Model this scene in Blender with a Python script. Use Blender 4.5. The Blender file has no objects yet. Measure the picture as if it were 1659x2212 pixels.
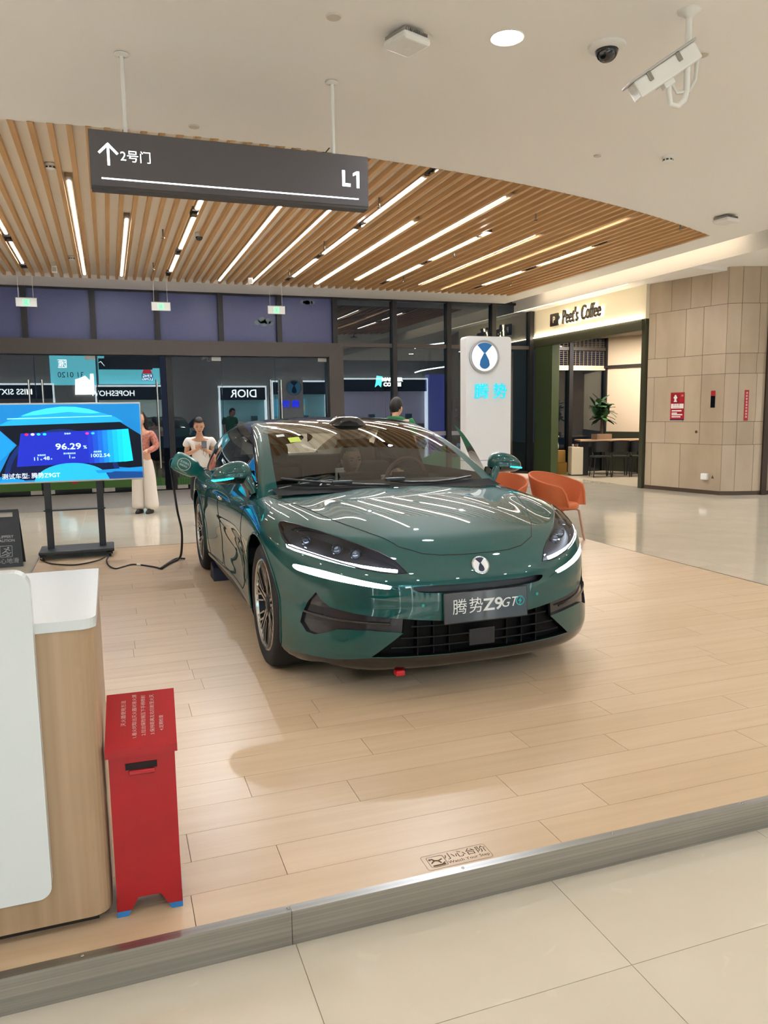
import bpy, bmesh, math, random
import numpy as np
from mathutils import Vector, Matrix
random.seed(7)
PI = math.pi
scene = bpy.context.scene
COL = scene.collection

# light levels of the place
EXPOSURE = 0.72
DOWN_W, HALL_W, SPOT_W, SHOP_W, REFL, TV_E, STRIP_E = 12.0, 165.0, 105.0, 75.0, 6.5, .74, 24.0

# ------------------------------------------------------------------ camera
def set_camera():
    pit, rol, yaw = 0.1291, -0.0138, 0.3402
    B = Matrix(((1, 0, 0), (0, 0, -1), (0, 1, 0)))
    Rz = Matrix(((math.cos(yaw), -math.sin(yaw), 0), (math.sin(yaw), math.cos(yaw), 0), (0, 0, 1)))
    Rx = Matrix(((1, 0, 0), (0, math.cos(pit), -math.sin(pit)), (0, math.sin(pit), math.cos(pit))))
    Rr = Matrix(((math.cos(rol), -math.sin(rol), 0), (math.sin(rol), math.cos(rol), 0), (0, 0, 1)))
    W = (Rr @ Rx @ B @ Rz).transposed()          # camera (x right, y down, z forward) -> world
    x, y, z = W.col[0], -W.col[1], -W.col[2]
    cam = bpy.data.cameras.new('camera'); o = bpy.data.objects.new('camera', cam); COL.objects.link(o)
    M = Matrix.Identity(4)
    for i in range(3):
        M[i][0], M[i][1], M[i][2] = x[i], y[i], z[i]
    M[2][3] = 1.50
    o.matrix_world = M
    cam.sensor_fit = 'HORIZONTAL'; cam.sensor_width = 36.0; cam.lens = 1660.0 / 1659.0 * 36.0
    cam.clip_start = 0.05; cam.clip_end = 300
    scene.camera = o
set_camera()

# ------------------------------------------------------------------ world, exposure
w = bpy.data.worlds.new('night'); scene.world = w; w.use_nodes = True
w.node_tree.nodes['Background'].inputs[0].default_value = (0.010, 0.013, 0.022, 1)
w.node_tree.nodes['Background'].inputs[1].default_value = 1.0
scene.view_settings.view_transform = 'Standard'
scene.view_settings.look = 'None'
scene.view_settings.exposure = EXPOSURE
scene.view_settings.gamma = 1.0
scene.view_settings.use_curve_mapping = False
scene.cycles.use_adaptive_sampling = True
scene.cycles.adaptive_threshold = .04
scene.cycles.use_light_tree = False
scene.cycles.max_bounces = 6
scene.cycles.diffuse_bounces = 4
scene.cycles.glossy_bounces = 3
scene.cycles.transmission_bounces = 4
scene.cycles.transparent_max_bounces = 8
scene.cycles.sample_clamp_indirect = 6.0
scene.cycles.caustics_reflective = False
scene.cycles.caustics_refractive = False

Z_FLOOR, Z_CEIL, Y_GLASS = -0.11, 4.10, 17.25
WARM = (1.0, 1.0, 1.02)

def area_light(name, loc, size, power, color=WARM, size_y=None, rot=(0, 0, 0), spread=PI, shape='DISK'):
    l = bpy.data.lights.new(name, 'AREA'); l.energy = power; l.color = color
    l.shape = shape if size_y is None else 'RECTANGLE'; l.size = size
    if size_y: l.size_y = size_y
    l.spread = spread
    o = bpy.data.objects.new(name, l); COL.objects.link(o); o.location = loc; o.rotation_euler = rot
    return o

def spot_light(name, loc, target, power, angle=60, blend=.6, radius=.05, color=WARM):
    l = bpy.data.lights.new(name, 'SPOT'); l.energy = power; l.color = color
    l.spot_size = math.radians(angle); l.spot_blend = blend; l.shadow_soft_size = radius
    o = bpy.data.objects.new(name, l); COL.objects.link(o); o.location = loc
    d = Vector(target) - Vector(loc); o.rotation_euler = d.to_track_quat('-Z', 'Y').to_euler()
    return o

# ------------------------------------------------------------------ helpers: colour, materials
def lin(c):
    c = c / 255.0
    return c / 12.92 if c <= 0.04045 else ((c + 0.055) / 1.055) ** 2.4
def rgb(h):
    if isinstance(h, str):
        h = h.lstrip('#'); return (lin(int(h[0:2], 16)), lin(int(h[2:4], 16)), lin(int(h[4:6], 16)), 1)
    return tuple(h) + (1,) if len(h) == 3 else tuple(h)
MATS = {}
def mat(name, col='#808080', rough=.5, metal=0, emit=0, ecol=None, coat=0, spec=.5, noise=None, alpha=1, bump=None, aniso=None):
    if name in MATS: return MATS[name]
    m = bpy.data.materials.new(name); m.use_nodes = True; MATS[name] = m
    nt = m.node_tree; b = nt.nodes['Principled BSDF']
    b.inputs['Base Color'].default_value = rgb(col); b.inputs['Roughness'].default_value = rough
    b.inputs['Metallic'].default_value = metal; b.inputs['Specular IOR Level'].default_value = spec
    if coat: b.inputs['Coat Weight'].default_value = coat; b.inputs['Coat Roughness'].default_value = .02
    if emit:
        b.inputs['Emission Color'].default_value = rgb(ecol or col); b.inputs['Emission Strength'].default_value = emit
    if alpha < 1: b.inputs['Alpha'].default_value = alpha
    if noise:      # (scale vector, second colour, detail)
        tc = nt.nodes.new('ShaderNodeTexCoord'); mp = nt.nodes.new('ShaderNodeMapping'); mp.inputs['Scale'].default_value = noise[0]
        n = nt.nodes.new('ShaderNodeTexNoise'); n.inputs['Scale'].default_value = 1.0; n.inputs['Detail'].default_value = noise[2] if len(noise) > 2 else 4
        r = nt.nodes.new('ShaderNodeValToRGB'); r.color_ramp.elements[0].position = .35; r.color_ramp.elements[1].position = .68
        r.color_ramp.elements[0].color = rgb(noise[1]); r.color_ramp.elements[1].color = rgb(col)
        nt.links.new(tc.outputs['Object'], mp.inputs[0]); nt.links.new(mp.outputs[0], n.inputs['Vector'])
        nt.links.new(n.outputs['Fac'], r.inputs[0]); nt.links.new(r.outputs[0], b.inputs['Base Color'])
        if bump:
            bp = nt.nodes.new('ShaderNodeBump'); bp.inputs['Strength'].default_value = bump; bp.inputs['Distance'].default_value = .01
            nt.links.new(n.outputs['Fac'], bp.inputs['Height']); nt.links.new(bp.outputs[0], b.inputs['Normal'])
    return m
def glass_mat(name, tint=(.8, .85, .85), ior=1.5, rough=0.0, extra=0.0):
    """a thin pane: Fresnel reflection over tinted transparency"""
    if name in MATS: return MATS[name]
    m = bpy.data.materials.new(name); m.use_nodes = True; MATS[name] = m
    nt = m.node_tree; nt.nodes.remove(nt.nodes['Principled BSDF'])
    out = nt.nodes['Material Output']
    fr = nt.nodes.new('ShaderNodeFresnel'); fr.inputs[0].default_value = ior
    add = nt.nodes.new('ShaderNodeMath'); add.operation = 'ADD'; add.use_clamp = True; add.inputs[1].default_value = extra
    tr = nt.nodes.new('ShaderNodeBsdfTransparent'); tr.inputs[0].default_value = (*tint, 1)
    gl = nt.nodes.new('ShaderNodeBsdfGlossy'); gl.inputs['Roughness'].default_value = rough; gl.inputs['Color'].default_value = (1, 1, 1, 1)
    mx = nt.nodes.new('ShaderNodeMixShader')
    nt.links.new(fr.outputs[0], add.inputs[0]); nt.links.new(add.outputs[0], mx.inputs[0])
    nt.links.new(tr.outputs[0], mx.inputs[1]); nt.links.new(gl.outputs[0], mx.inputs[2]); nt.links.new(mx.outputs[0], out.inputs[0])
    return m

# ------------------------------------------------------------------ helpers: meshes and objects
class MB:
    def __init__(s): s.v = []; s.f = []; s.sm = []
    def add(s, vs, fs, smooth=False):
        k = len(s.v); s.v += [tuple(p) for p in vs]; s.f += [tuple(i + k for i in f) for f in fs]; s.sm += [smooth] * len(fs); return s
    def box(s, x0, x1, y0, y1, z0, z1):
        return s.add([(x0, y0, z0), (x1, y0, z0), (x1, y1, z0), (x0, y1, z0), (x0, y0, z1), (x1, y0, z1), (x1, y1, z1), (x0, y1, z1)],
                     [(0, 3, 2, 1), (4, 5, 6, 7), (0, 1, 5, 4), (1, 2, 6, 5), (2, 3, 7, 6), (3, 0, 4, 7)])
    def bbox(s, x0, x1, y0, y1, z0, z1, b=.01, seg=2):
        """box with rounded edges"""
        bm = bmesh.new(); bmesh.ops.create_cube(bm, size=1)
        for q in bm.verts: q.co = Vector(((x0 + x1) / 2 + q.co.x * (x1 - x0), (y0 + y1) / 2 + q.co.y * (y1 - y0), (z0 + z1) / 2 + q.co.z * (z1 - z0)))
        bmesh.ops.bevel(bm, geom=bm.edges[:], offset=b, segments=seg, affect='EDGES', profile=.5)
        return s.bm(bm)
    def bm(s, bm, smooth=False):
        bm.verts.index_update(); s.add([q.co for q in bm.verts], [[q.index for q in f.verts] for f in bm.faces], smooth); bm.free(); return s
    def prism(s, poly, a, b, axis='z'):
        """poly of 2-D points extruded from a to b along an axis (z: xy, y: xz, x: yz)"""
        n = len(poly)
        def P(p, t): return {'z': (p[0], p[1], t), 'y': (p[0], t, p[1]), 'x': (t, p[0], p[1])}[axis]
        vs = [P(p, a) for p in poly] + [P(p, b) for p in poly]
        fs = [tuple(range(n)), tuple(range(2 * n - 1, n - 1, -1))] + [(i, i + n, (i + 1) % n + n, (i + 1) % n) for i in range(n)]
        return s.add(vs, fs)
    def cyl(s, p0, p1, r, seg=12, r2=None, caps=True, smooth=True):
        p0, p1 = Vector(p0), Vector(p1); d = (p1 - p0).normalized(); r2 = r if r2 is None else r2
        u = d.orthogonal().normalized(); w_ = d.cross(u)
        vs = []
        for p, q in ((p0, r), (p1, r2)):
            vs += [p + (u * math.cos(2 * PI * i / seg) + w_ * math.sin(2 * PI * i / seg)) * q for i in range(seg)]
        s.add(vs, [(i, (i + 1) % seg, (i + 1) % seg + seg, i + seg) for i in range(seg)], smooth)
        if caps: s.add(vs, [tuple(range(seg - 1, -1, -1)), tuple(range(seg, 2 * seg))])
        return s
    def tube(s, pts, r, seg=8, closed=False, smooth=True, caps=True):
        pts = [Vector(p) for p in pts]; n = len(pts); vs = []; u = None
        rr = r if isinstance(r, (list, tuple)) else [r] * n
        for i, p in enumerate(pts):
            a = pts[i - 1] if (i or closed) else p; b = pts[(i + 1) % n] if (i < n - 1 or closed) else p
            d = (b - a).normalized() if (b - a).length > 1e-9 else Vector((0, 0, 1))
            if u is None: u = d.orthogonal().normalized()
            u = (u - d * u.dot(d)); u = u.normalized() if u.length > 1e-6 else d.orthogonal().normalized()
            w_ = d.cross(u)
            vs += [p + (u * math.cos(2 * PI * k / seg) + w_ * math.sin(2 * PI * k / seg)) * rr[i] for k in range(seg)]
        fs = []
        for i in range(n if closed else n - 1):
            j = (i + 1) % n
            fs += [(i * seg + k, i * seg + (k + 1) % seg, j * seg + (k + 1) % seg, j * seg + k) for k in range(seg)]
        s.add(vs, fs, smooth)
        if not closed and caps: s.add(vs, [tuple(range(seg - 1, -1, -1)), tuple(range((n - 1) * seg, n * seg))])
        return s
    def lathe(s, prof, c=(0, 0, 0), seg=24, axis='z', smooth=True, a0=0, a1=2 * PI):
        """profile of (radius, height) revolved around an axis through c"""
        full = abs(a1 - a0 - 2 * PI) < 1e-6; m = seg if full else seg + 1; vs = []
        for r, h in prof:
            for i in range(m):
                a = a0 + (a1 - a0) * i / seg; x, y = r * math.cos(a), r * math.sin(a)
                q = {'z': (x, y, h), 'y': (x, h, y), 'x': (h, x, y)}[axis]; vs.append((q[0] + c[0], q[1] + c[1], q[2] + c[2]))
        fs = []
        for j in range(len(prof) - 1):
            for i in range(seg):
                k = (i + 1) % m; fs.append((j * m + i, j * m + k, (j + 1) * m + k, (j + 1) * m + i))
        return s.add(vs, fs, smooth)
    def grid(s, P, smooth=True, flip=False):
        """P[i][j] -> quads"""
        n, m = len(P), len(P[0]); vs = [p for r in P for p in r]
        fs = [(i * m + j, i * m + j + 1, (i + 1) * m + j + 1, (i + 1) * m + j) for i in range(n - 1) for j in range(m - 1)]
        return s.add(vs, [f[::-1] for f in fs] if flip else fs, smooth)
    def xf(s, M):
        s.v = [tuple(M @ Vector(p)) for p in s.v]; return s
    def build(s, name, material, parent=None, merge=0):
        me = bpy.data.meshes.new(name); me.from_pydata(s.v, [], s.f)
        if merge or any(s.sm):
            bm = bmesh.new(); bm.from_mesh(me)
            for f, q in zip(bm.faces, s.sm): f.smooth = q
            bmesh.ops.remove_doubles(bm, verts=bm.verts, dist=merge or 1e-5)
            bmesh.ops.recalc_face_normals(bm, faces=bm.faces) if merge == 0 else None
            bm.to_mesh(me); bm.free()
            if any(s.sm):
                try: me.set_sharp_from_angle(angle=math.radians(42))
                except Exception: pass
        if material: me.materials.append(material)
        return link(name, me, parent)
def link(name, data, parent=None):
    o = bpy.data.objects.new(name, data); COL.objects.link(o)
    if parent is not None: o.parent = parent
    return o
def tag(o, label=None, cat=None, group=None, kind=None):
    if label: o['label'] = label
    if cat: o['category'] = cat
    if group: o['group'] = group
    if kind: o['kind'] = kind
    return o
def thing(name, label, cat, loc=(0, 0, 0), rotz=0, group=None):
    o = bpy.data.objects.new(name, None); COL.objects.link(o); o.location = loc; o.rotation_euler = (0, 0, rotz); o.empty_display_size = .1
    return tag(o, label, cat, group)
def struct(o, label=None):
    if label: o['label'] = label
    o['kind'] = 'structure'; return o
def copy_tree(o, parent=None):
    c = o.copy(); COL.objects.link(c)
    if parent is not None: c.parent = parent
    for ch in list(o.children): copy_tree(ch, c)
    return c
def rrect(x0, x1, y0, y1, r, seg=5):
    """rounded rectangle outline; r may be one radius or four (bl, br, tr, tl)"""
    r = r if isinstance(r, (list, tuple)) else [r] * 4; out = []
    for (cx, cy, a, q) in ((x0 + r[0], y0 + r[0], PI, r[0]), (x1 - r[1], y0 + r[1], 1.5 * PI, r[1]), (x1 - r[2], y1 - r[2], 0, r[2]), (x0 + r[3], y1 - r[3], .5 * PI, r[3])):
        out += [(cx + q * math.cos(a + .5 * PI * i / seg), cy + q * math.sin(a + .5 * PI * i / seg)) for i in range(seg + 1)] if q > 0 else [(cx, cy)]
    return out
def ell(cx, cy, rx, ry, n=28): return [(cx + rx * math.cos(2 * PI * i / n), cy + ry * math.sin(2 * PI * i / n)) for i in range(n)]
def text_mesh(s, size=1, extrude=0.0, offset=0.0, align='CENTER', sx=1.0, shear=0.0, spacing=1.0):
    """lettering as MB geometry in the xy plane"""
    if any(ord(c) > 0x2E80 for c in s): offset = 0.0
    cu = bpy.data.curves.new('lettering', 'FONT'); cu.body = s; cu.size = size; cu.extrude = extrude; cu.offset = offset
    cu.align_x = align; cu.align_y = 'CENTER'; cu.shear = shear; cu.space_character = spacing; cu.resolution_u = 3
    o = bpy.data.objects.new('lettering', cu)
    me = bpy.data.meshes.new_from_object(o)
    mb = MB().add([(v.co.x * sx, v.co.y, v.co.z) for v in me.vertices], [tuple(p.vertices) for p in me.polygons])
    bpy.data.objects.remove(o); bpy.data.curves.remove(cu); bpy.data.meshes.remove(me)
    return mb
def frame(origin, xdir, ydir):
    """matrix that takes the xy plane to a plane in the scene"""
    x = Vector(xdir).normalized(); y = Vector(ydir).normalized(); z = x.cross(y); M = Matrix.Identity(4)
    for i in range(3): M[i][0], M[i][1], M[i][2], M[i][3] = x[i], y[i], z[i], origin[i]
    return M
def lettering(name, s, size, material, origin, xdir=(1, 0, 0), ydir=(0, 0, 1), parent=None, **k):
    return text_mesh(s, size, **k).xf(frame(origin, xdir, ydir)).build(name, material, parent)
def flat(name, poly, material, origin, xdir=(1, 0, 0), ydir=(0, 0, 1), parent=None, t=.001):
    return MB().prism(poly, 0, t).xf(frame(origin, xdir, ydir)).build(name, material, parent)
ORD = ['first', 'second', 'third', 'fourth', 'fifth', 'sixth', 'seventh', 'eighth', 'ninth', 'tenth', 'eleventh', 'twelfth', 'thirteenth', 'fourteenth', 'fifteenth']

# ================================================================== MATERIALS OF THE PLACE
M_white = mat('ceiling_paint', '#f8f6f3', .9)
M_cream = mat('cream_plaster', '#faf4e8', .85)
M_slat = mat('slat_wood', '#d0a878', .55, noise=((14, .8, 14), '#c49a68', 3))
M_deck = [mat('deck_wood_%d' % i, c, .34, noise=((1.2, 22, 22), d, 5)) for i, (c, d) in enumerate((('#c9b092', '#c1a787'), ('#cbb294', '#c3a98a'), ('#c6ad8f', '#bea484')))]
M_gap = mat('deck_gap', '#6b5238', .8)
M_steel = mat('brushed_steel', '#b9bab8', .32, 1.0, noise=((.6, 30, 160), '#a3a5a4', 2))
M_steel_dark = mat('steel_edge', '#8c8a84', .35, .9)
M_chrome = mat('chrome', '#d8d8d8', .12, 1.0)
M_alu = mat('dark_aluminium', '#4d4744', .42, .25)
M_alu2 = mat('black_aluminium', '#2b2a2d', .4, .3)
M_film = mat('blue_grey_film', '#565d8e', .30, noise=((90, 90, 90), '#505788', 2))
M_glass = glass_mat('facade_glass', (.60, .68, .66), 1.62, 0.0, .02)
M_black = mat('black_plastic', '#17181a', .45)
M_dark = mat('charcoal_metal', '#33373c', .45, .2)
M_led = mat('strip_led', '#fff4dc', .5, emit=STRIP_E, ecol='#fdfcfb')
M_led_cool = mat('cool_led', '#ffffff', .5, emit=9.0, ecol='#f4f8ff')
M_stone_pal = [mat('wall_stone_%d' % i, c, .55, noise=((2.2, 2.2, .9), d, 6)) for i, (c, d) in enumerate((('#b9a891', '#ab9a83'), ('#b3a28b', '#a6957e'), ('#bdad97', '#b09f89')))]
M_grout = mat('grout', '#5f564a', .9)
M_green = mat('olive_green_paint', '#3c4a2c', .5)
M_olive = mat('dark_olive_metal', '#3a3a28', .5)
M_letter_dark = mat('dark_letter', '#231a14', .5)
M_white_plastic = mat('white_plastic', '#ecebe7', .4)
M_grey_plastic = mat('grey_plastic', '#b8b6b2', .5)
M_carpet = mat('entrance_mat', '#8d8a86', .95, noise=((60, 60, 60), '#7b7874', 4))

def marble(name, c1, c2, vein, rough):
    m = mat(name, c1, rough); nt = m.node_tree; b = nt.nodes['Principled BSDF']
    tc = nt.nodes.new('ShaderNodeTexCoord'); n = nt.nodes.new('ShaderNodeTexNoise'); n.inputs['Scale'].default_value = 1.7; n.inputs['Detail'].default_value = 6
    n2 = nt.nodes.new('ShaderNodeTexNoise'); n2.inputs['Scale'].default_value = 4.2; n2.inputs['Detail'].default_value = 9; n2.inputs['Distortion'].default_value = 2.2
    r = nt.nodes.new('ShaderNodeValToRGB'); r.color_ramp.elements[0].color = rgb(c2); r.color_ramp.elements[1].color = rgb(c1)
    r.color_ramp.elements[0].position = .3; r.color_ramp.elements[1].position = .7
    v = nt.nodes.new('ShaderNodeValToRGB'); v.color_ramp.elements[0].color = (0, 0, 0, 1); v.color_ramp.elements[1].color = (.55, .55, .55, 1)
    v.color_ramp.elements[0].position = .62; v.color_ramp.elements[1].position = .74
    mx = nt.nodes.new('ShaderNodeMixRGB'); mx.inputs[2].default_value = rgb(vein)
    nt.links.new(tc.outputs['Object'], n.inputs['Vector']); nt.links.new(tc.outputs['Object'], n2.inputs['Vector'])
    nt.links.new(n.outputs['Fac'], r.inputs[0]); nt.links.new(n2.outputs['Fac'], v.inputs[0])
    nt.links.new(v.outputs[0], mx.inputs[0]); nt.links.new(r.outputs[0], mx.inputs[1]); nt.links.new(mx.outputs[0], b.inputs['Base Color'])
    return m
M_floor = marble('cream_marble', '#cdc3b1', '#c5baa6', '#d8cfbe', .07)
M_floor_base = mat('marble_joint', '#a39880', .4)

# ================================================================== FLOOR
fl = struct(MB().box(-14, 20, -14, 17.20, Z_FLOOR - .2, Z_FLOOR - .0025).build('floor', M_floor_base), 'polished cream marble mall floor')
T = .9
tile_cache = {}
for i in range(-5, 13):
    for j in range(-2, 18):
        x0, x1 = 2.25 + (i - 2) * T, 2.25 + (i - 1) * T; y0, y1 = 1.70 + (j - 1) * T, 1.70 + j * T
        if y0 > 17.1 or x0 < -4 or x0 > 11.6: continue
        if x0 >= -.79 and x1 <= 5.18 and y0 >= 2.14 and y1 <= 9.2: continue
        if x1 < -1.3 and y1 < 6.5: continue
        if x0 > 5.5 and y1 < 3.5: continue
        y1 = min(y1, 17.2)
        key = round(y1 - y0, 3)
        if key not in tile_cache:
            me = bpy.data.meshes.new('tile'); g = .0012
            me.from_pydata([(g, g, 0), (T - g, g, 0), (T - g, key - g, 0), (g, key - g, 0), (g, g, -.02), (T - g, g, -.02), (T - g, key - g, -.02), (g, key - g, -.02)], [],
                           [(0, 1, 2, 3), (4, 5, 1, 0), (5, 6, 2, 1), (6, 7, 3, 2), (7, 4, 0, 3)])
            me.materials.append(M_floor); tile_cache[key] = me
        o = link('tile', tile_cache[key], fl); o.location = (x0, y0, Z_FLOOR)
rest = MB()
for (a, b, c, d) in ((-14, -4.05, -14, 17.2), (-4.05, -1.35, -14, 6.2), (-4.05, 20, -14, -.99), (12.15, 20, -1, 17.2), (5.85, 12.15, -1, 3.5)):
    rest.box(a, b, c, d, Z_FLOOR - .02, Z_FLOOR - .001)
tag(rest.build('far_tiles', M_floor, fl), kind='stuff')

# raised timber platform: every plank is a part
X0, X1, Y0, Y1 = -.79, 5.18, 2.137, 9.20
deck = struct(MB().box(X0 + .004, X1 - .004, Y0 + .004, Y1 - .004, Z_FLOOR, -.004).build('floor_platform', M_gap), 'raised pale timber display platform')
random.seed(3)
PW, PL = .185, 1.25
offs = [.16, .47, .18, .84, .45, 1.02]
y = Y0 + .003; r = 0
while y < Y1 - .02:
    y2 = min(y + PW, Y1)
    off = offs[r] if r < len(offs) else random.choice((.1, .35, .6, .85, 1.1)) + random.uniform(-.08, .08)
    xs = [X0] + [q for q in (off + k * PL for k in range(-3, 6)) if X0 + .15 < q < X1 - .15] + [X1]
    for a, b in zip(xs, xs[1:]):
        g = .0011; mb = MB().box(a + g, b - g, y + .0009, y2 - .0009, -.012, 0)
        o = mb.build('plank', random.choice(M_deck), deck)
    y = y2; r += 1

# brushed steel edging with screws
edge = thing('steel_edging', 'brushed steel edging with screws along the front of the timber platform', 'edging', (X0, Y0, Z_FLOOR))
prof = [(0, 0), (-.003, 0), (-.003, .1105), (.026, .1130), (.026, .1112), (0, .1095)]
for a, b in ((X0, .44), (.44, 3.0), (3.0, X1)):
    MB().prism(prof, a - X0 + .0008, b - X0 - .0008, 'x').build('edging_length', M_steel, edge)
sx = -.74
while sx < X1:
    MB().lathe([(0, .0025), (.004, .002), (.0055, 0)], (sx - X0, .014, .1125), 10).build('screw', M_chrome, edge); sx += .587
MB().box(-.006, .004, 0, Y1 - Y0, .0, .112).build('side_strip', M_steel_dark, edge)
MB().box(X1 - X0 - .004, X1 - X0 + .006, 0, Y1 - Y0, .0, .112).build('side_strip', M_steel_dark, edge)
MB().box(0, X1 - X0, Y1 - Y0 - .004, Y1 - Y0 + .006, .0, .112).build('back_strip', M_steel_dark, edge)

# warning sticker printed on the planks
st = thing('floor_sticker', 'step warning sticker lettered on the timber beside the steel edging', 'sticker', (1.03, 2.218, .0004))
M_ink = mat('brown_ink', '#4b3a2a', .6)
out = rrect(-.12, .12, -.042, .042, .012); inn = rrect(-.1185, .1185, -.0405, .0405, .0105)
n = len(out); MB().add([(*p, .0004) for p in out] + [(*p, .0004) for p in inn], [(i, (i + 1) % n, (i + 1) % n + n, i + n) for i in range(n)]).build('border', M_ink, st)
out = rrect(-.104, -.042, -.030, .030, .007); inn = rrect(-.102, -.044, -.028, .028, .005)
pic = MB().add([(*p, .0004) for p in out] + [(*p, .0004) for p in inn], [(i, (i + 1) % n, (i + 1) % n + n, i + n) for i in range(n)])
for a, b in (((-.095, -.006), (-.08, .006)), ((-.08, .006), (-.068, .002)), ((-.08, .006), (-.088, .017)), ((-.068, .002), (-.062, -.012)), ((-.068, .002), (-.053, .008)), ((-.06, -.02), (-.049, -.012)), ((-.095, -.022), (-.05, -.022))):
    pic.tube([(*a, .0004), (*b, .0004)], .0022, 4)
pic.lathe([(0, .0006), (.005, .0005), (.005, 0)], (-.094, .015, 0), 12)
pic.build('pictogram', M_ink, st)
lettering('lettering', '小心台阶', .040, M_ink, (.037, .012, .0004), (1, 0, 0), (0, 1, 0), st, offset=.0006)
lettering('lettering', 'Watch Your Step', .0215, M_ink, (.037, -.020, .0004), (1, 0, 0), (0, 1, 0), st)

# entrance mat
MB().bbox(-6, 9.6, 14.25, 17.0, Z_FLOOR, Z_FLOOR + .006, .003, 1).build('entrance_mat', M_carpet)
tag(bpy.data.objects['entrance_mat'], 'wide grey ribbed entrance mat in front of the glass doors', 'mat')

# ================================================================== CEILING
def ceil_edge(x): return 7.78 + .0313 * (x - .8) ** 2 * (1 - .006 * max(0, 8.8 - x))
SL_X0, SL_X1, SL_Y1 = -9.0, 8.80, 16.05
ce = MB(); N = 60
for i in range(N):
    a = -9 + (8.8 + 9) * i / N; b = -9 + (8.8 + 9) * (i + 1) / N; ya, yb = ceil_edge(a), ceil_edge(b)
    ce.add([(a, -1.2, Z_CEIL), (b, -1.2, Z_CEIL), (b, yb, Z_CEIL), (a, ya, Z_CEIL), (a, ya, Z_CEIL + .2), (b, yb, Z_CEIL + .2)], [(0, 3, 2, 1), (3, 4, 5, 2)])
ce.box(8.8, 9.32, -1.2, 16.05, Z_CEIL, Z_CEIL + .2)
ce.box(-14, 9.32, 16.05, Y_GLASS + .2, Z_CEIL, Z_CEIL + .2)
ce.box(-14, -9, -1.2, 16.05, Z_CEIL, Z_CEIL + .2)
ce.box(-14, 20, -1.4, -1.2, Z_CEIL, 7.0)
ce.box(9.32, 9.62, -1.2, 17.4, Z_CEIL + .16, Z_CEIL + .2)
cl = struct(ce.build('ceiling', M_white), 'white plaster ceiling with a curved opening')
MB().box(9.62, 11.4, 11.3, 17.4, 3.93, 4.3).build('bulkhead', M_white, cl)
MB().box(9.62, 20, -1.2, 11.3, 3.99, 4.3).build('bulkhead', M_white, cl)
MB().box(9.585, 9.62, -1.2, 17.3, 3.90, 4.06).build('moulding', M_white, cl)
MB().box(9.36, 9.46, -1.2, 17.0, Z_CEIL + .13, Z_CEIL + .15).build('air_slot', mat('slot_grey', '#6f6c68', .7), cl)
MB().box(9.325, 9.345, 9.9, 16.0, Z_CEIL + .05, Z_CEIL + .07).build('cove_led', mat('cove_led', '#fff0d8', .5, emit=6, ecol='#ffe9c8'), cl)
# slatted area
sc_ = struct(MB().box(SL_X0, 8.8, 7.6, 16.1, Z_CEIL + .065, Z_CEIL + .085).build('ceiling_slatted', M_cream), 'cream ceiling panel behind rows of timber slats')
PITCH, x = .1625, -.27 - .08125
x -= PITCH * 40
LX = [-1.24, -.27, .38, 1.22, 2.21, 2.87, 3.50, 4.13, 4.77, 5.42, 6.20, 6.83, 7.52]
while x < 8.78:
    if x > -7.5:
        y0 = ceil_edge(x) - .01
        MB().box(x - .025, x + .025, y0, SL_Y1, Z_CEIL, Z_CEIL + .065).build('slat', M_slat, sc_)
    x += PITCH
MB().box(2.20, 2.215, 7.7, 9.9, Z_CEIL - .001, Z_CEIL + .03).build('seam_strip', M_letter_dark, sc_)

# strip lights and spotlight trays between the slats
rows = [(-1.24, [(11.4, 12.62), (13.16, 14.9)]), (-.27, [(9.67, 15.75)]), (.38, [(11.26, 15.73)]), (1.22, [(9.3, 10.48), (10.9, 12.97), (13.5, 15.0)]),
        (2.21, [(9.2, 15.78)]), (2.87, [(9.2, 15.83)]), (3.50, [(8.43, 10.5), (10.95, 12.72), (13.2, 14.95)]), (4.13, [(10.32, 15.67)]), (4.77, [(8.84, 15.0)]),
        (5.42, [(10.95, 12.75), (13.2, 14.9)]), (6.20, [(10.56, 15.19)]), (6.83, [(9.35, 15.7)]), (7.52, [(11.04, 12.7), (13.3, 14.9)])]
for k, (x, segs) in enumerate(rows):
    t = thing('strip_light', 'lit linear strip light between timber ceiling slats, %s row from the left' % ORD[k], 'light', (x, segs[0][0], Z_CEIL), 0, 'strip lights in the slatted ceiling')
    for a, b in segs:
        a -= segs[0][0]; b -= segs[0][0]
        MB().box(-.036, .036, a - .16, b + .02, .020, .063).build('housing', mat('lamp_housing', '#8a7458', .5, .3), t)
        MB().box(-.017, .017, a, b, .012, .021).build('diffuser', M_led, t)
trays = [(3.52, 8.12), (3.52, 10.74), (3.50, 12.96), (3.47, 15.2), (5.44, 12.97), (7.5, 10.8), (7.52, 13.0), (7.52, 15.14), (5.44, 15.14), (1.22, 10.69), (1.24, 13.24), (1.22, 15.28), (-1.25, 12.9), (-1.24, 15.15), (5.44, 10.7)]
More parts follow.
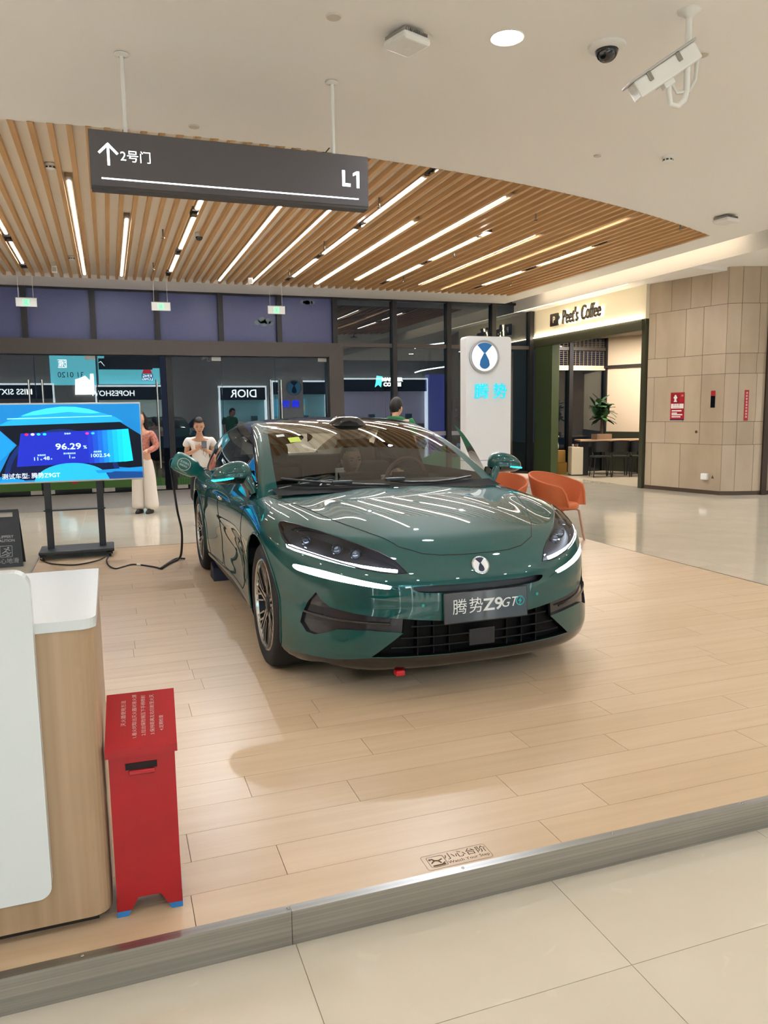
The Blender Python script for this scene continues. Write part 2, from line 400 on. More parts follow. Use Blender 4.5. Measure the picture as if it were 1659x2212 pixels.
for k, (x, y) in enumerate(trays):
    lit = k == 14
    row = {3: 'seventh', 5: 'tenth', 7: 'thirteenth', 1: 'fourth', -1: 'first'}[int(math.floor(x)) if x > 0 else -1]
    same = sorted(q[1] for q in trays if abs(q[0] - x) < .3)
    t = thing('spotlight_tray', ('lit white' if lit else 'dark recessed') + ' spotlight tray in the slats, %s strip light row, %s from the camera' % (row, ORD[same.index(y)]), 'spotlight', (x, y, Z_CEIL), 0, 'spotlight trays in the slats')
    MB().add([(-.055, -.17, .006), (.055, -.17, .006), (.055, .17, .006), (-.055, .17, .006), (-.055, -.17, .062), (.055, -.17, .062), (.055, .17, .062), (-.055, .17, .062)],
             [(0, 1, 5, 4), (1, 2, 6, 5), (2, 3, 7, 6), (3, 0, 4, 7), (4, 5, 6, 7)]).build('tray', mat('tray_grey', '#5c5650', .5, .4), t)
    for q in (-.105, 0, .105):
        MB().lathe([(.0, .034), (.03, .034), (.042, .018), (.042, .058), (0, .058)], (0, q, 0), 14).build('lamp_head', M_led_cool if lit else M_black, t)
SPOTS = [((3.52, 8.12, 4.104), (2.6, 4.2, .3), 1.2), ((3.52, 8.12, 4.104), (5.5, 10.5, 1.5), 1.3), ((3.52, 10.74, 4.104), (2.0, 4.6, .4), 1.3), ((1.22, 10.69, 4.104), (.5, 5.6, .2), 1.1), ((1.22, 10.69, 4.104), (.3, 11.2, 0), .9), ((5.44, 10.7, 4.104), (2.8, 5.2, .3), 1.2),
         ((1.24, 13.24, 4.104), (.9, 12.6, 0), 1.0), ((-1.25, 12.9, 4.104), (-.7, 11.2, 0), 1.1), ((5.44, 12.97, 4.104), (5.6, 12.2, 0), .9), ((3.50, 12.96, 4.104), (3.4, 12.0, 0), .9), ((7.5, 10.8, 4.104), (7.0, 9.0, 0), .9), ((7.52, 13.0, 4.104), (8.2, 12.2, 0), .9),
         ((1.22, 15.28, 4.104), (1.2, 14.6, 0), .7), ((3.47, 15.2, 4.104), (3.5, 14.4, 0), .7), ((5.44, 15.14, 4.104), (5.6, 14.2, 0), .7), ((7.52, 15.14, 4.104), (7.8, 14.2, 0), .8), ((-1.24, 15.15, 4.104), (-1.3, 14.2, 0), .7), ((7.5, 10.8, 4.104), (10.3, 12.0, 1.6), .8)]
for k, (a, b, p) in enumerate(SPOTS): spot_light('spot_lamp', a, b, SPOT_W * p, 75, .7, .035, (1, 1.04, 1.12))

# ================================================================== GLASS FRONT
gf = struct(MB().box(-14, 20, Y_GLASS + .2, 40, Z_FLOOR - .2, Z_FLOOR - .01).build('floor_outside', mat('pavement', '#4a4744', .7)), 'dark paved forecourt outside the glass')
MUL = [-6.6, -5.31, -4.03, -2.75, -1.47, -.19, 1.08, 2.40, 3.68, 4.96, 6.40, 7.79, 8.99, 10.04, 11.2, 12.3]
ZT = 4.085
fr = MB().box(-14, 12.4, Y_GLASS - .03, Y_GLASS + .09, ZT - .03, 4.12).build('trim_glass_front', M_alu2); struct(fr, 'dark aluminium frame of the glass front')
for x in MUL: MB().box(x - .055, x + .055, Y_GLASS - .10, Y_GLASS + .08, 3.06 if x < 4.9 else Z_FLOOR, ZT).build('mullion', M_alu2, fr)
MB().box(5.0, 12.3, Y_GLASS - .06, Y_GLASS + .08, 3.0, 3.085).build('rail', M_alu, fr)
MB().box(5.0, 10.1, Y_GLASS - .06, Y_GLASS + .08, Z_FLOOR, Z_FLOOR + .07).build('rail', M_alu, fr)
MB().prism([(-14, 2.753), (4.77, 2.753), (5.10, 3.06), (-14, 3.06)], Y_GLASS - .22, Y_GLASS + .10, 'y').build('portal_beam', M_alu, fr)
MB().prism([(4.77, Z_FLOOR), (5.10, Z_FLOOR), (5.10, 3.057), (4.77, 2.75)], Y_GLASS - .218, Y_GLASS + .098, 'y').build('portal_jamb', M_alu, fr)
MB().box(1.21, 1.33, Y_GLASS - .06, Y_GLASS + .08, Z_FLOOR, 2.753).build('door_post', M_alu2, fr)
for k in range(len(MUL) - 1):
    a, b = MUL[k] + .055, MUL[k + 1] - .055
    film = b < 5.0
    o = MB().box(a, b, Y_GLASS, Y_GLASS + .012, 3.06 if film else 3.085, ZT - .03).build('window_%d' % (k + 1), M_film if film else M_glass)
    struct(o, ('upper pane covered with blue-grey film' if film else 'clear upper glass pane'))
    if b > 5.0 and b < 10.05:
        o = MB().box(max(a, 5.1), b, Y_GLASS, Y_GLASS + .012, Z_FLOOR + .07, 3.0).build('window_%d' % (k + 21), M_glass); struct(o, 'tall clear shop-front pane')
# film artwork: pale clouds and arches
M_art = mat('film_art', '#6d7f8c', .4)
for (cx, cz, s) in ((3.35, 3.50, 1.0), (4.35, 3.98, .8)):
    w0 = bpy.data.objects['window_8' if cx < 3.6 else 'window_9']
    cloud = MB()
    for dx, dz, rr in ((-.14, 0, .07), (-.04, .05, .09), (.08, .03, .08), (.16, -.01, .06), (0, -.02, .08)):
        cloud.prism(ell(cx + dx * s, min(cz + dz * s, 3.97), rr * s, rr * s * .8, 16), Y_GLASS - .0022, Y_GLASS - .0002, 'y')
    cloud.build('cloud_print', M_art, w0)
doors = [(-3.72, -2.55), (-2.53, -1.37), (-1.35, -.19), (-.17, 1.09), (1.34, 2.38), (2.39, 3.555), (3.565, 4.76)]
M_clip = mat('door_clip', '#b9b7b0', .4, .6)
for k, (a, b) in enumerate(doors):
    o = MB().box(a, b, Y_GLASS, Y_GLASS + .012, Z_FLOOR + .02, 2.74).build('door_%d' % (k + 1), M_glass); struct(o, 'frameless glass entrance door')
    hx = {1: (b - .11,), 2: (a + .12,), 3: (b - .08,), 5: (b - .11,), 6: (a + .12,), 4: ()}.get(k, ())
    for h in hx:
        for dy in (-.055, .065):
            hm = MB().cyl((h, Y_GLASS + dy, .37), (h, Y_GLASS + dy, 2.25), .019, 10)
            for z in (.62, 2.0): hm.cyl((h, Y_GLASS - .055, z), (h, Y_GLASS + .065, z), .012, 8)
            hm.build('door_handle', M_chrome, o)
    for (u0, u1) in ((a, a + .22), (b - .22, b)):
        MB().box(u0, u1, Y_GLASS - .012, Y_GLASS + .024, Z_FLOOR + .02, Z_FLOOR + .10).build('door_clip', M_clip, o)
    if k in (2, 4, 6): MB().box(b - .2, b, Y_GLASS - .012, Y_GLASS + .024, 2.66, 2.74).build('door_clip', M_clip, o)
    # green meadow print along the foot of the door
    rnd = random.Random(k); g = MB(); M_grass = mat('meadow_print', '#3f6b2c', .5)
    top = [(a + .01 + (b - a - .02) * i / 10, .20 + .05 * math.sin(i * .8 + k) + rnd.uniform(-.01, .01)) for i in range(11)]
    g.prism([(a + .01, Z_FLOOR + .1)] + [(b - .01, Z_FLOOR + .1)] + top[::-1], Y_GLASS - .0025, Y_GLASS - .0003, 'y')
    g.build('meadow_print', M_grass, o)
    if k in (3, 4):
        bl = MB()
        for q in range(7):
            xx = (a + .08 + q * .05) if k == 4 else b - .4 + q * .05; hh = .35 + .18 * rnd.random()
            bl.add([(xx - .02, Y_GLASS - .003, .0), (xx + .02, Y_GLASS - .003, .0), (xx + rnd.uniform(-.03, .03), Y_GLASS - .003, hh)], [(0, 1, 2)])
        bl.build('grass_print', mat('dark_grass_print', '#2c5a2a', .5), o)
    if k == 2:
        MB().prism(ell(-.72, .28, .30, .13, 24), Y_GLASS - .0035, Y_GLASS - .0026, 'y').build('brown_print', mat('brown_print', '#6b4a34', .5), o)
        MB().prism(ell(-.74, .17, .085, .07, 20), Y_GLASS - .0045, Y_GLASS - .0036, 'y').build('red_print', mat('red_print', '#b02030', .5), o)
for k, wn in enumerate(('window_30', 'window_31', 'window_32')):
    o = bpy.data.objects.get(wn)
    if not o: continue
    xs = [v.co.x for v in o.data.vertices]; a, b = min(xs), max(xs)
    MB().box(a, b, Y_GLASS - .0025, Y_GLASS - .0003, .92, 1.02).build('rail_print', mat('grey_print', '#8f8b96', .5), o)
    rnd = random.Random(k + 5)
    top = [(a + (b - a) * i / 8, .55 + .18 * math.sin(i * .7 + k * 2)) for i in range(9)]
    MB().prism([(a, Z_FLOOR + .08), (b, Z_FLOOR + .08)] + top[::-1], Y_GLASS - .0025, Y_GLASS - .0003, 'y').build('meadow_print', mat('teal_print', '#2f6b52', .5), o)
    for q in range(3):
        fx = a + .25 + q * .42; fz = .62 + .12 * (q % 2); fl_ = MB()
        for p in range(6): fl_.prism(ell(fx + .07 * math.cos(p * PI / 3), fz + .07 * math.sin(p * PI / 3), .045, .045, 12), Y_GLASS - .0045, Y_GLASS - .0027, 'y')
        fl_.build('flower_print', mat('flower_print', '#4a6f8c', .5), o)

# ================================================================== STONE WALL AND SHOP FRONT ON THE RIGHT
A, C = Vector((10.20, 12.92, 0)), Vector((10.59, 11.26, 0))
C2, C3 = Vector((10.80, 11.14, 0)), Vector((14.5, 10.2, 0))
def stone_run(name, P, Q, rowsz, cuts, label, thick=.35, depth=.02):
    d = (Q - P); L = d.length; d.normalize(); nrm = Vector((d.y, -d.x, 0))           # towards the viewer
    if nrm.dot(-P) < 0: nrm = -nrm
    Mx = Matrix.Identity(4)
    for i in range(3): Mx[i][0], Mx[i][1], Mx[i][2], Mx[i][3] = d[i], nrm[i], (0, 0, 1)[i], P[i]
    wl = struct(MB().box(0, L, -thick, -.006, Z_FLOOR, 4.05).xf(Mx).build(name, M_grout), label)
    rnd = random.Random(len(name))
    for (z0, z1), cs in zip(rowsz, cuts):
        us = [0] + [c * L for c in cs] + [L]
        for a, b in zip(us, us[1:]):
            MB().box(a + .004, b - .004, -depth, rnd.uniform(-.0008, .0012), z0 + .004, z1 - .004).xf(Mx).build('stone_tile', rnd.choice(M_stone_pal), wl)
    MB().box(-.002, L + .002, -.03, .006, Z_FLOOR, Z_FLOOR + .07).xf(Mx).build('baseboard', mat('dark_skirting', '#4a3c2e', .5), wl)
    return wl, Mx
RZ = [(-.04, .82), (.82, 1.24), (1.24, 2.11), (2.11, 2.47), (2.47, 3.35), (3.35, 4.0)]
wall_r, MW = stone_run('wall_right', A, C, RZ, [[.09, .48], [.27, .72], [.10, .50, .72], [.27, .72], [.1, .5, .72], [.3, .55, .8]], 'stone clad wall beside the coffee shop')
stone_run('wall_corner', C, C2, RZ, [[], [], [], [], [], []], 'narrow stone clad corner of the wall')
wr2, MW2 = stone_run('wall_far_right', C2, C3, RZ, [[.09, .2, .4, .6, .8], [.085, .3, .5, .7], [.09, .2, .4, .6, .8], [.085, .3, .5, .7], [.09, .2, .4, .6, .8], [.085, .3, .5, .7]], 'stone clad wall at the right edge')
MB().box(.50, .60, -.02, .05, Z_FLOOR, 4.0).xf(MW2).build('door_frame_post', mat('bronze_metal', '#4a4038', .35, .7), wr2)
MB().box(.66, .70, -.02, .03, Z_FLOOR, 4.0).xf(MW2).build('door_frame_post', mat('bronze_metal', '#4a4038', .35, .7), wr2)

# fascia with lit lettering
FX = 10.12
fa = struct(MB().box(FX, FX + .18, 12.92, 17.45, 3.27, 3.935).build('wall_shop_fascia', mat('fascia_cream', '#e6dcc6', .8)), 'cream shop fascia over the entrance')
MB().box(FX - .03, FX + .12, 13.0, 17.4, 3.05, 3.27).build('lintel', M_olive, fa)
MB().box(FX + .02, FX + .14, 12.94, 13.05, Z_FLOOR, 3.27).build('jamb', M_olive, fa)
MB().box(FX - .02, FX + .18, 16.30, 17.10, Z_FLOOR, 3.05).build('green_column', M_green, fa)
MB().box(FX - .045, FX - .02, 13.0, 17.4, 3.272, 3.285).build('wash_led', mat('wash_led', '#fff2d8', .5, emit=22, ecol='#fff0d0'), fa)
MB().box(9.66, 9.70, 12.95, 17.3, 3.915, 3.93).build('wash_led', mat('wash_led2', '#fff2d8', .5, emit=9, ecol='#fff0d0'), cl)
sg = thing('shop_sign', 'dark raised coffee shop lettering and cup badge on the cream fascia', 'sign', (FX, 15.2, 3.62))
M_halo = mat('halo_led', '#fff2d8', .5, emit=10, ecol='#fff0d0')
def shop_word(s, size, y, z, **k):
    for nm, m_, dx, off in (('lettering', M_letter_dark, -.075, .004), ('halo', M_halo, -.02, -.004)):
        text_mesh(s, size, extrude=.018 if nm == 'lettering' else .004, offset=off, **k).xf(frame((dx, y, z), (0, -1, 0), (0, 0, 1))).build(nm, m_, sg)
shop_word('P', .27, .80, -.03, sx=1.15)
MB().prism(rrect(-.17, .17, -.14, .15, .02), -.0, .03).xf(frame((-.065, .93, -.02), (0, -1, 0), (0, 0, 1))).build('badge', M_letter_dark, sg)
shop_word("Peet's", .44, .28, -.01, sx=.62, shear=.12)
shop_word('Coffee', .44, -.52, .0, sx=.62, shear=.12)
lettering('badge_letter', 'P', .2, mat('fascia_cream', ''), (-.097, .93, -.02), (0, -1, 0), (0, 0, 1), sg, offset=.008)

# shop interior
IN = mat('shop_wall_cream', '#d3c0a8', .8)
struct(MB().box(10.3, 15.2, 12.9, 17.2, Z_FLOOR - .05, Z_FLOOR + .001).build('floor_shop', mat('shop_concrete', '#b5aa96', .3)), 'pale concrete floor inside the coffee shop')
wb = struct(MB().prism([(12.25, 17.24), (13.35, 14.75), (14.9, 13.0), (15.1, 13.0), (15.1, 17.24)], .92, 2.55).build('wall_shop', IN), 'folded cream wall inside the coffee shop')
MB().prism([(12.23, 17.23), (13.33, 14.74), (14.88, 12.98), (15.1, 12.98), (15.1, 17.24)], Z_FLOOR, .92).build('wainscot', mat('dark_green_panel', '#2e2f22', .5), wb)
MB().prism([(12.2, 17.22), (13.30, 14.73), (14.85, 12.96), (15.1, 12.96), (15.1, 17.24)], 2.55, 2.62).build('picture_rail', M_letter_dark, wb)
MB().prism([(12.25, 17.24), (13.35, 14.75), (14.9, 13.0), (15.1, 13.0), (15.1, 17.24)], 2.62, 3.4).build('upper_wall', IN, wb)
MB().prism([(13.05, 15.35), (13.33, 14.72), (13.4, 14.75), (13.1, 15.38)], 2.66, 3.2).build('lit_wall_glow', mat('lit_wall_glow', '#ffeccb', .5, emit=2.2, ecol='#ffe9c4'), wb)  # lit part of the upper wall, its light put in as glow
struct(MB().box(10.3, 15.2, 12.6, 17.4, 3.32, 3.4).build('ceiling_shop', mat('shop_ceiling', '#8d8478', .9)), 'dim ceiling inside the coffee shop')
struct(MB().box(10.3, 15.2, 12.55, 12.9, Z_FLOOR, 3.4).build('wall_shop_side', IN), 'cream side wall inside the coffee shop')
ws = struct(MB().box(10.3, 12.3, Y_GLASS + .0, Y_GLASS + .012, Z_FLOOR, 2.5).build('window_40', M_glass), 'dark shop window at the back of the coffee shop')
MB().box(10.3, 12.3, Y_GLASS - .05, Y_GLASS + .05, 2.5, 2.62).build('window_head', IN, ws)
gr = MB()
for i in range(16): gr.box(10.4 + i * .12, 10.412 + i * .12, Y_GLASS - .03, Y_GLASS - .02, 2.62, 3.3)
for i in range(12): gr.box(10.35, 12.3, Y_GLASS - .028, Y_GLASS - .022, 2.66 + i * .05, 2.668 + i * .05)
gr.build('mesh_grille', mat('grille_brown', '#7a6a58', .5), ws)
area_light('shop_lamp', (11.9, 14.9, 3.28), 1.0, SHOP_W, (1, .92, .80))
area_light('shop_lamp', (11.2, 16.3, 3.28), .6, SHOP_W * .5, (1, .92, .80))

# ================================================================== THE REST OF THE MALL (seen mirrored in the glass)
YB = -10.0
back = struct(MB().box(-14, 20, YB - .3, YB, Z_FLOOR, 7).build('wall_back', mat('mall_wall', '#7d7975', .7)), 'shop fronts across the mall hall')
struct(MB().box(-14.3, -14, -10, Y_GLASS + .2, Z_FLOOR, 7).build('wall_left', mat('mall_wall_left', '#a89c8c', .7)), 'plain mall wall far left')
struct(MB().box(20, 20.3, -10, Y_GLASS + .2, Z_FLOOR, 7).build('wall_hall_right', mat('mall_wall_left', ''), ), 'plain mall wall far right')
struct(MB().box(-14, 20, YB, -1.2, 7.0, 7.2).build('ceiling_hall', mat('hall_ceiling', '#d8d0c4', .9)), 'high ceiling of the hall')
def emis(name, col, s): return mat(name, col, .5, emit=s, ecol=col)
def sign_box(name, label, cat, x0, x1, z0, z1, m, t=.05):
    o = thing(name, label, cat, ((x0 + x1) / 2, YB, (z0 + z1) / 2)); hw, hh = (x1 - x0) / 2, (z1 - z0) / 2
    MB().box(-hw, hw, .0, t, -hh, hh).build('panel', m, o); return o
s1 = sign_box('led_wall', 'pale cyan screen wall with a boxed character and a number', 'screen', -2.75, -.45, 3.15, 4.75, emis('screen_cyan', '#5fb6c6', REFL * .55))
M_scr = emis('screen_white', '#ffffff', REFL * 1.1)
lettering('lettering', '匯', .5, M_scr, (-.53, .06, .28), (-1, 0, 0), (0, 0, 1), s1, offset=.006)
lettering('lettering', '31 0120', .40, mat('screen_teal', '#1d5560', .6), (-.15, .06, -.27), (-1, 0, 0), (0, 0, 1), s1)
MB().prism([(.0, -1.3), (.98, -1.3), (.98, -.2), (.80, -.2), (.78, -.55), (.55, -.3), (.30, -.42), (.05, -.5)], .05, .08, 'y').build('bright_tile', M_scr, s1)
s2 = sign_box('led_wall', 'wide pale cyan screen with a red and blue roof badge', 'screen', -.38, 2.78, 3.2, 4.74, emis('screen_cyan2', '#62bccb', REFL * .55))
MB().prism([(.65, -.2), (1.2, -.2), (1.07, .08), (.78, .08)], .05, .08, 'y').build('badge', emis('badge_red', '#d02838', REFL * .4), s2)
MB().box(.63, 1.22, .05, .08, -.58, -.22).build('badge', emis('badge_blue', '#1f6fa0', REFL * .4), s2)
lettering('lettering', 'KING', .2, M_scr, (.925, .09, -.33), (-1, 0, 0), (0, 0, 1), s2)
lettering('lettering', 'LONG', .2, M_scr, (.925, .09, -.50), (-1, 0, 0), (0, 0, 1), s2)
s3 = sign_box('wayfinding_board', 'hanging black board with white wayfinding symbols and arrows', 'sign', -.34, 2.38, 3.95, 4.52, mat('board_black', '#101214', .4), .25)
s3.location.y = YB + .5
M_bw = emis('board_white', '#dfe8ea', REFL * .8)
for x_, ch in ((.45, 'i'), (-.15, 'P'), (-.75, 'WC')): lettering('lettering', ch, .26, M_bw, (x_, .27, -.02), (-1, 0, 0), (0, 0, 1), s3, offset=.006)
for x_, dx in ((1.0, .10), (.15, 0), (-1.15, -.1)):
    MB().tube([(x_ - dx, .27, -.12), (x_ + dx, .27, .12)], .018, 6).tube([(x_ + dx - .09, .27, .05), (x_ + dx, .27, .12), (x_ + dx + .09, .27, .05)], .018, 6).build('arrow', M_bw, s3)
for q in (-.9, .88): MB().box(q, q + .02, .1, .12, .28, 2.7).build('hanger', M_dark, s3)
def shop(x0, x1, z1, words, label, wsize, wx, glow, win, wincol, extra=None):
    o = thing('shop', label, 'shop', ((x0 + x1) / 2, YB, Z_FLOOR)); hw = (x1 - x0) / 2; H_ = z1 - Z_FLOOR
    MB().box(-hw, hw, 0, .35, H_ - .7, H_).build('fascia', mat('fascia_black', '#0c0d0f', .3), o)
    if words: lettering('lettering', words, wsize, emis('shop_letters', '#f2fbff', REFL * .8), (wx - (x0 + x1) / 2, .37, H_ - .36), (-1, 0, 0), (0, 0, 1), o, offset=.006)
    MB().box(-hw, hw, 0, .36, H_, H_ + .09).build('light_band', emis('shop_band', '#e9f6ff', REFL * .45), o)
    for q in (-hw, hw - .08): MB().box(q, q + .08, 0, .36, 0, H_).build('light_band', emis('shop_band', '', 1), o)
    MB().box(-hw + .1, hw - .1, 0, .05, 0, H_ - .7).build('display_window', emis('win_' + words[:4], wincol, win * 3), o)
    for q in range(int(hw * 2 / .8)):
        MB().box(-hw + .2 + q * .8, -hw + .55 + q * .8, .05, .3, 0, .9 + .3 * (q % 3)).build('display_stand', mat('stand_%d' % (q % 3), ('#7c6a58', '#c8c0b4', '#3f5a66')[q % 3], .5), o)
    return o
shop(-.6, 3.4, 3.05, 'HOPESHOW', 'fashion shop with white capital lettering on a black fascia', .40, .30, 1, .10 * REFL, '#8a9a94')
shop(-8.6, -2.6, 3.15, 'MISS SIXTY', 'dim shop with small capital lettering at the left of the hall', .40, -4.6, 1, .03 * REFL, '#6a625c')
shop(5.9, 8.6, 3.0, 'DIOR', 'cosmetics shop, left of two with the same fascia lettering', .62, 7.3, 1, .06 * REFL, '#5f8a92')
d2 = shop(8.9, 12.2, 3.3, 'DIOR', 'cosmetics shop, right of two with the same fascia lettering', .62, 10.0, 1, .10 * REFL, '#b3b29a')
MB().box(-1.45, .35, .06, .1, 1.45, 2.45).build('poster', emis('poster_blue', '#4f9ab8', REFL * .3), d2)
MB().prism(ell(-.1, 1.9, .42, .48, 24), .1, .12, 'y').build('poster_disc', emis('poster_olive', '#9aa05a', REFL * .3), d2)
shop(13.0, 18.6, 3.45, '', 'unlettered shop with a pale window at the right of the hall', .5, 16.3, 1, .05 * REFL, '#8d8aa0')
# lit things outside, seen through the panes
os_ = thing('outdoor_sign', 'white two line coffee sign glowing outside beyond the glass', 'sign', (11.05, 30, Z_FLOOR))
lettering('lettering', 'MANNER', .20, emis('outdoor_white', '#ffffff', 9), (.0, -.02, 2.93), parent=os_, offset=.008, sx=1.1)
lettering('lettering', 'COFFEE', .20, emis('outdoor_white', '', 1), (.0, -.02, 2.73), parent=os_, offset=.008, sx=1.1)
MB().box(-.45, .45, .0, .08, 2.55, 3.1).build('board', M_black, os_)
for x_ in (-.3, .3): MB().cyl((x_, .04, 0), (x_, .04, 2.56), .03, 10).build('post', M_black, os_)
ok_ = thing('outdoor_kiosk', 'deep blue lit kiosk with a white neon edge outside the glass', 'kiosk', (11.75, 27, Z_FLOOR))
MB().box(-.32, .32, 0, .4, 0, 3.0).build('body', emis('kiosk_blue', '#1a2a78', .9), ok_)
for z_ in (3.06, 3.95): MB().tube([(-.9 + .25 * i, .0, z_ + .22 * (i / 5) ** .7) for i in range(6)], .02, 6).build('neon_tube', emis('neon_white', '#f4f6ff', 7), ok_)
MB().box(.33, .37, -.02, .03, 0, 4.15).build('neon_tube', emis('neon_white', '', 1), ok_)
op = thing('outdoor_pennant', 'small glowing cyan pennant outside the glass', 'pennant', (10.4, 29.8, Z_FLOOR))
MB().prism([(-.16, 2.62), (-.02, 2.72), (.1, 2.62), (.16, 3.05), (-.08, 3.08)], 0, .03, 'y').build('flag', emis('pennant_cyan', '#5fdcf0', 2.5), op)
MB().cyl((-.18, .015, 0), (-.12, .015, 3.15), .012, 8).build('pole', M_dark, op)
# one seen downlight, then added unseen ones of the mall and hall
def downlight(x, y, z, label, group, r=.105, lamp=DOWN_W, s=30, spread=2.6):
    t = thing('downlight', label, 'light', (x, y, z), 0, group)
    MB().lathe([(r, -.001), (r * 1.12, -.006), (r * 1.16, 0)], (0, 0, 0), 28).build('trim_ring', M_white_plastic, t)
    MB().lathe([(0, -.002), (r, -.002), (r, .0)], (0, 0, 0), 28).build('lens', mat('downlight_lens', '#fff6e6', .5, emit=s, ecol='#fff3de'), t)
    if lamp: area_light('downlight_lamp', (x, y, z - .012), r * 2, lamp, (1, 1.05, 1.16), spread=spread)
    return t
downlight(2.79, 5.15, Z_CEIL, 'round lit downlight in the white ceiling beside the dome camera', 'ceiling downlights')
for i, (x, y, p) in enumerate([(x, y, .15) for y in (.4, 2.9) for x in (-1.6, 1.2, 4.0)] + [(-4.8, .4, 5), (-4.8, 2.9, 5), (7.4, .4, 2), (7.4, 2.9, 2), (-4.8, 5.15, 6), (-1.9, 5.15, 1), (8.2, 5.6, 1.5), (12.5, 3, 3), (12.5, 6, 3), (12.5, 9, 3), (15.5, 5, 3), (-7.5, 8, 6), (-7.5, 11, 6), (-7.5, 14, 6), (-10.5, 3, 6), (-10.5, 7, 6), (-10.5, 11, 6)]):  # downlights out of view, added so floor bounce brightens the ceiling
    downlight(x, y, Z_CEIL if x < 9 else 3.985, 'ceiling downlight outside the view', 'ceiling downlights', lamp=DOWN_W * p, spread=2.1 if p > 2 else 2.6)
for i, (x, y) in enumerate([(x, y) for y in (-2.2, -7.6) for x in (-9, -4, 1, 6, 11, 16)]):  # hall lamps behind the camera, added for bounce and frontal fill
    downlight(x, y, 6.995, 'downlight in the high ceiling of the hall', 'hall downlights', .15, HALL_W * (1.7 if y > -5 else .45), spread=2.7)

# ---- car body as smooth implicit surfaces in car coordinates: u forward from the front axle, v to the car's left, w up
def pchip(xs, ys):
    xs, ys = np.array(xs, float), np.array(ys, float); h = np.diff(xs); d = np.diff(ys) / h; m = np.zeros_like(ys)
    for i in range(1, len(xs) - 1):
        if d[i - 1] * d[i] > 0:
            w1, w2 = 2 * h[i] + h[i - 1], h[i] + 2 * h[i - 1]; m[i] = (w1 + w2) / (w1 / d[i - 1] + w2 / d[i])
    m[0], m[-1] = d[0], d[-1]
    def fn(x):
        x = np.clip(np.asarray(x, float), xs[0], xs[-1]); i = np.clip(np.searchsorted(xs, x) - 1, 0, len(xs) - 2)
        t = (x - xs[i]) / h[i]; t2, t3 = t * t, t * t * t
        return (2 * t3 - 3 * t2 + 1) * ys[i] + (t3 - 2 * t2 + t) * h[i] * m[i] + (-2 * t3 + 3 * t2) * ys[i + 1] + (t3 - t2) * h[i] * m[i + 1]
    return fn
def sspline(xs, ys):
    """natural cubic spline (smooth curvature)"""
    xs, ys = np.array(xs, float), np.array(ys, float); n = len(xs); h = np.diff(xs); A = np.zeros((n, n)); r = np.zeros(n); A[0, 0] = A[-1, -1] = 1
    for i in range(1, n - 1):
        A[i, i - 1], A[i, i], A[i, i + 1] = h[i - 1], 2 * (h[i - 1] + h[i]), h[i]; r[i] = 6 * ((ys[i + 1] - ys[i]) / h[i] - (ys[i] - ys[i - 1]) / h[i - 1])
    M = np.linalg.solve(A, r)
    def fn(x):
        x = np.clip(np.asarray(x, float), xs[0], xs[-1]); i = np.clip(np.searchsorted(xs, x) - 1, 0, n - 2); t = x - xs[i]; hh = h[i]
        return ys[i] + t * ((ys[i + 1] - ys[i]) / hh - hh * (2 * M[i] + M[i + 1]) / 6) + t * t * M[i] / 2 + t ** 3 * (M[i + 1] - M[i]) / (6 * hh)
    return fn
def smax(a, b, k):
    h = np.maximum(k - np.abs(a - b), 0) / k
    return np.maximum(a, b) + h * h * k * .25
NOSE = sspline([.05, .14, .22, .33, .45, .56, .64, .70, .76, .84, 1.1], [.835, .875, .903, .927, .944, .944, .930, .910, .885, .842, .71])
TOPC = sspline([-4.4, -3.9, -3.2, -2.2, -1.2, -.62, -.29, .03, .38, .57, .69, .80, .90, 1.06], [.93, .99, 1.03, 1.015, 1.00, 1.004, .985, .957, .910, .873, .843, .806, .768, .69])
DROP = pchip([-4.4, -3.2, -1.5, -.6, 0, .25, .5, .75, 1.0], [.06, .07, .07, .045, .05, .062, .085, .11, .13])
SIDE = sspline([-4.3, -3.6, -3.125, -2.5, -1.8, -1.1, -.5, 0, .4, 1.0], [.94, .990, 1.003, .985, .962, .967, .995, 1.012, 1.015, 1.015])
VPROF = sspline([.05, .16, .28, .42, .56, .70, .80, .88, .95, 1.02, 1.2], [-.075, -.040, -.018, -.010, -.004, 0, -.006, -.022, -.050, -.090, -.25])
DOORP = pchip([.1, .22, .34, .46, .60, .72, .82, 1.1], [.030, .0, -.030, -.036, -.018, .006, .008, 0])
REARW = sspline([.05, .2, .4, .6, .8, .95, 1.1], [-4.02, -4.12, -4.19, -4.20, -4.17, -4.20, -4.05])
def f_body(u, v, w):
    v = np.abs(v)
    door = np.exp(-((u + 1.55) / .85) ** 4)
    b = SIDE(u) + VPROF(w) + DOORP(w) * door
    uc, A, n = NOSE(w), 1.0, 2.40 + .55 * np.clip((.50 - w) / .25, 0, 1)
    u0 = uc - A; q = np.maximum(u - u0, 0) / A
    rear = REARW(w); u1 = rear + .85; q2 = np.maximum(u1 - u, 0) / .85
    r = (np.maximum(q, q2) ** n + (v / b) ** n) ** (1 / n)
    g1 = (r - 1) * .97
    # top skin: crowned bonnet with raised wings
    W = TOPC(u) - DROP(u) * (v / .90) ** 2.6
    wing = np.exp(-((u - .05) / .55) ** 2)
    W = W + .016 * wing * np.exp(-((v - .80) / .13) ** 2) - .006 * wing * np.exp(-((v - .56) / .14) ** 2)
    g2 = (w - W) * .97
    k = .10 + .05 * np.exp(-((u - .85) / .25) ** 2)
    f = smax(g1, g2, k)
    g3 = (.155 + .03 * np.exp(-((u + 1.6) / 1.0) ** 4) - w)
    return smax(f, g3, .05)
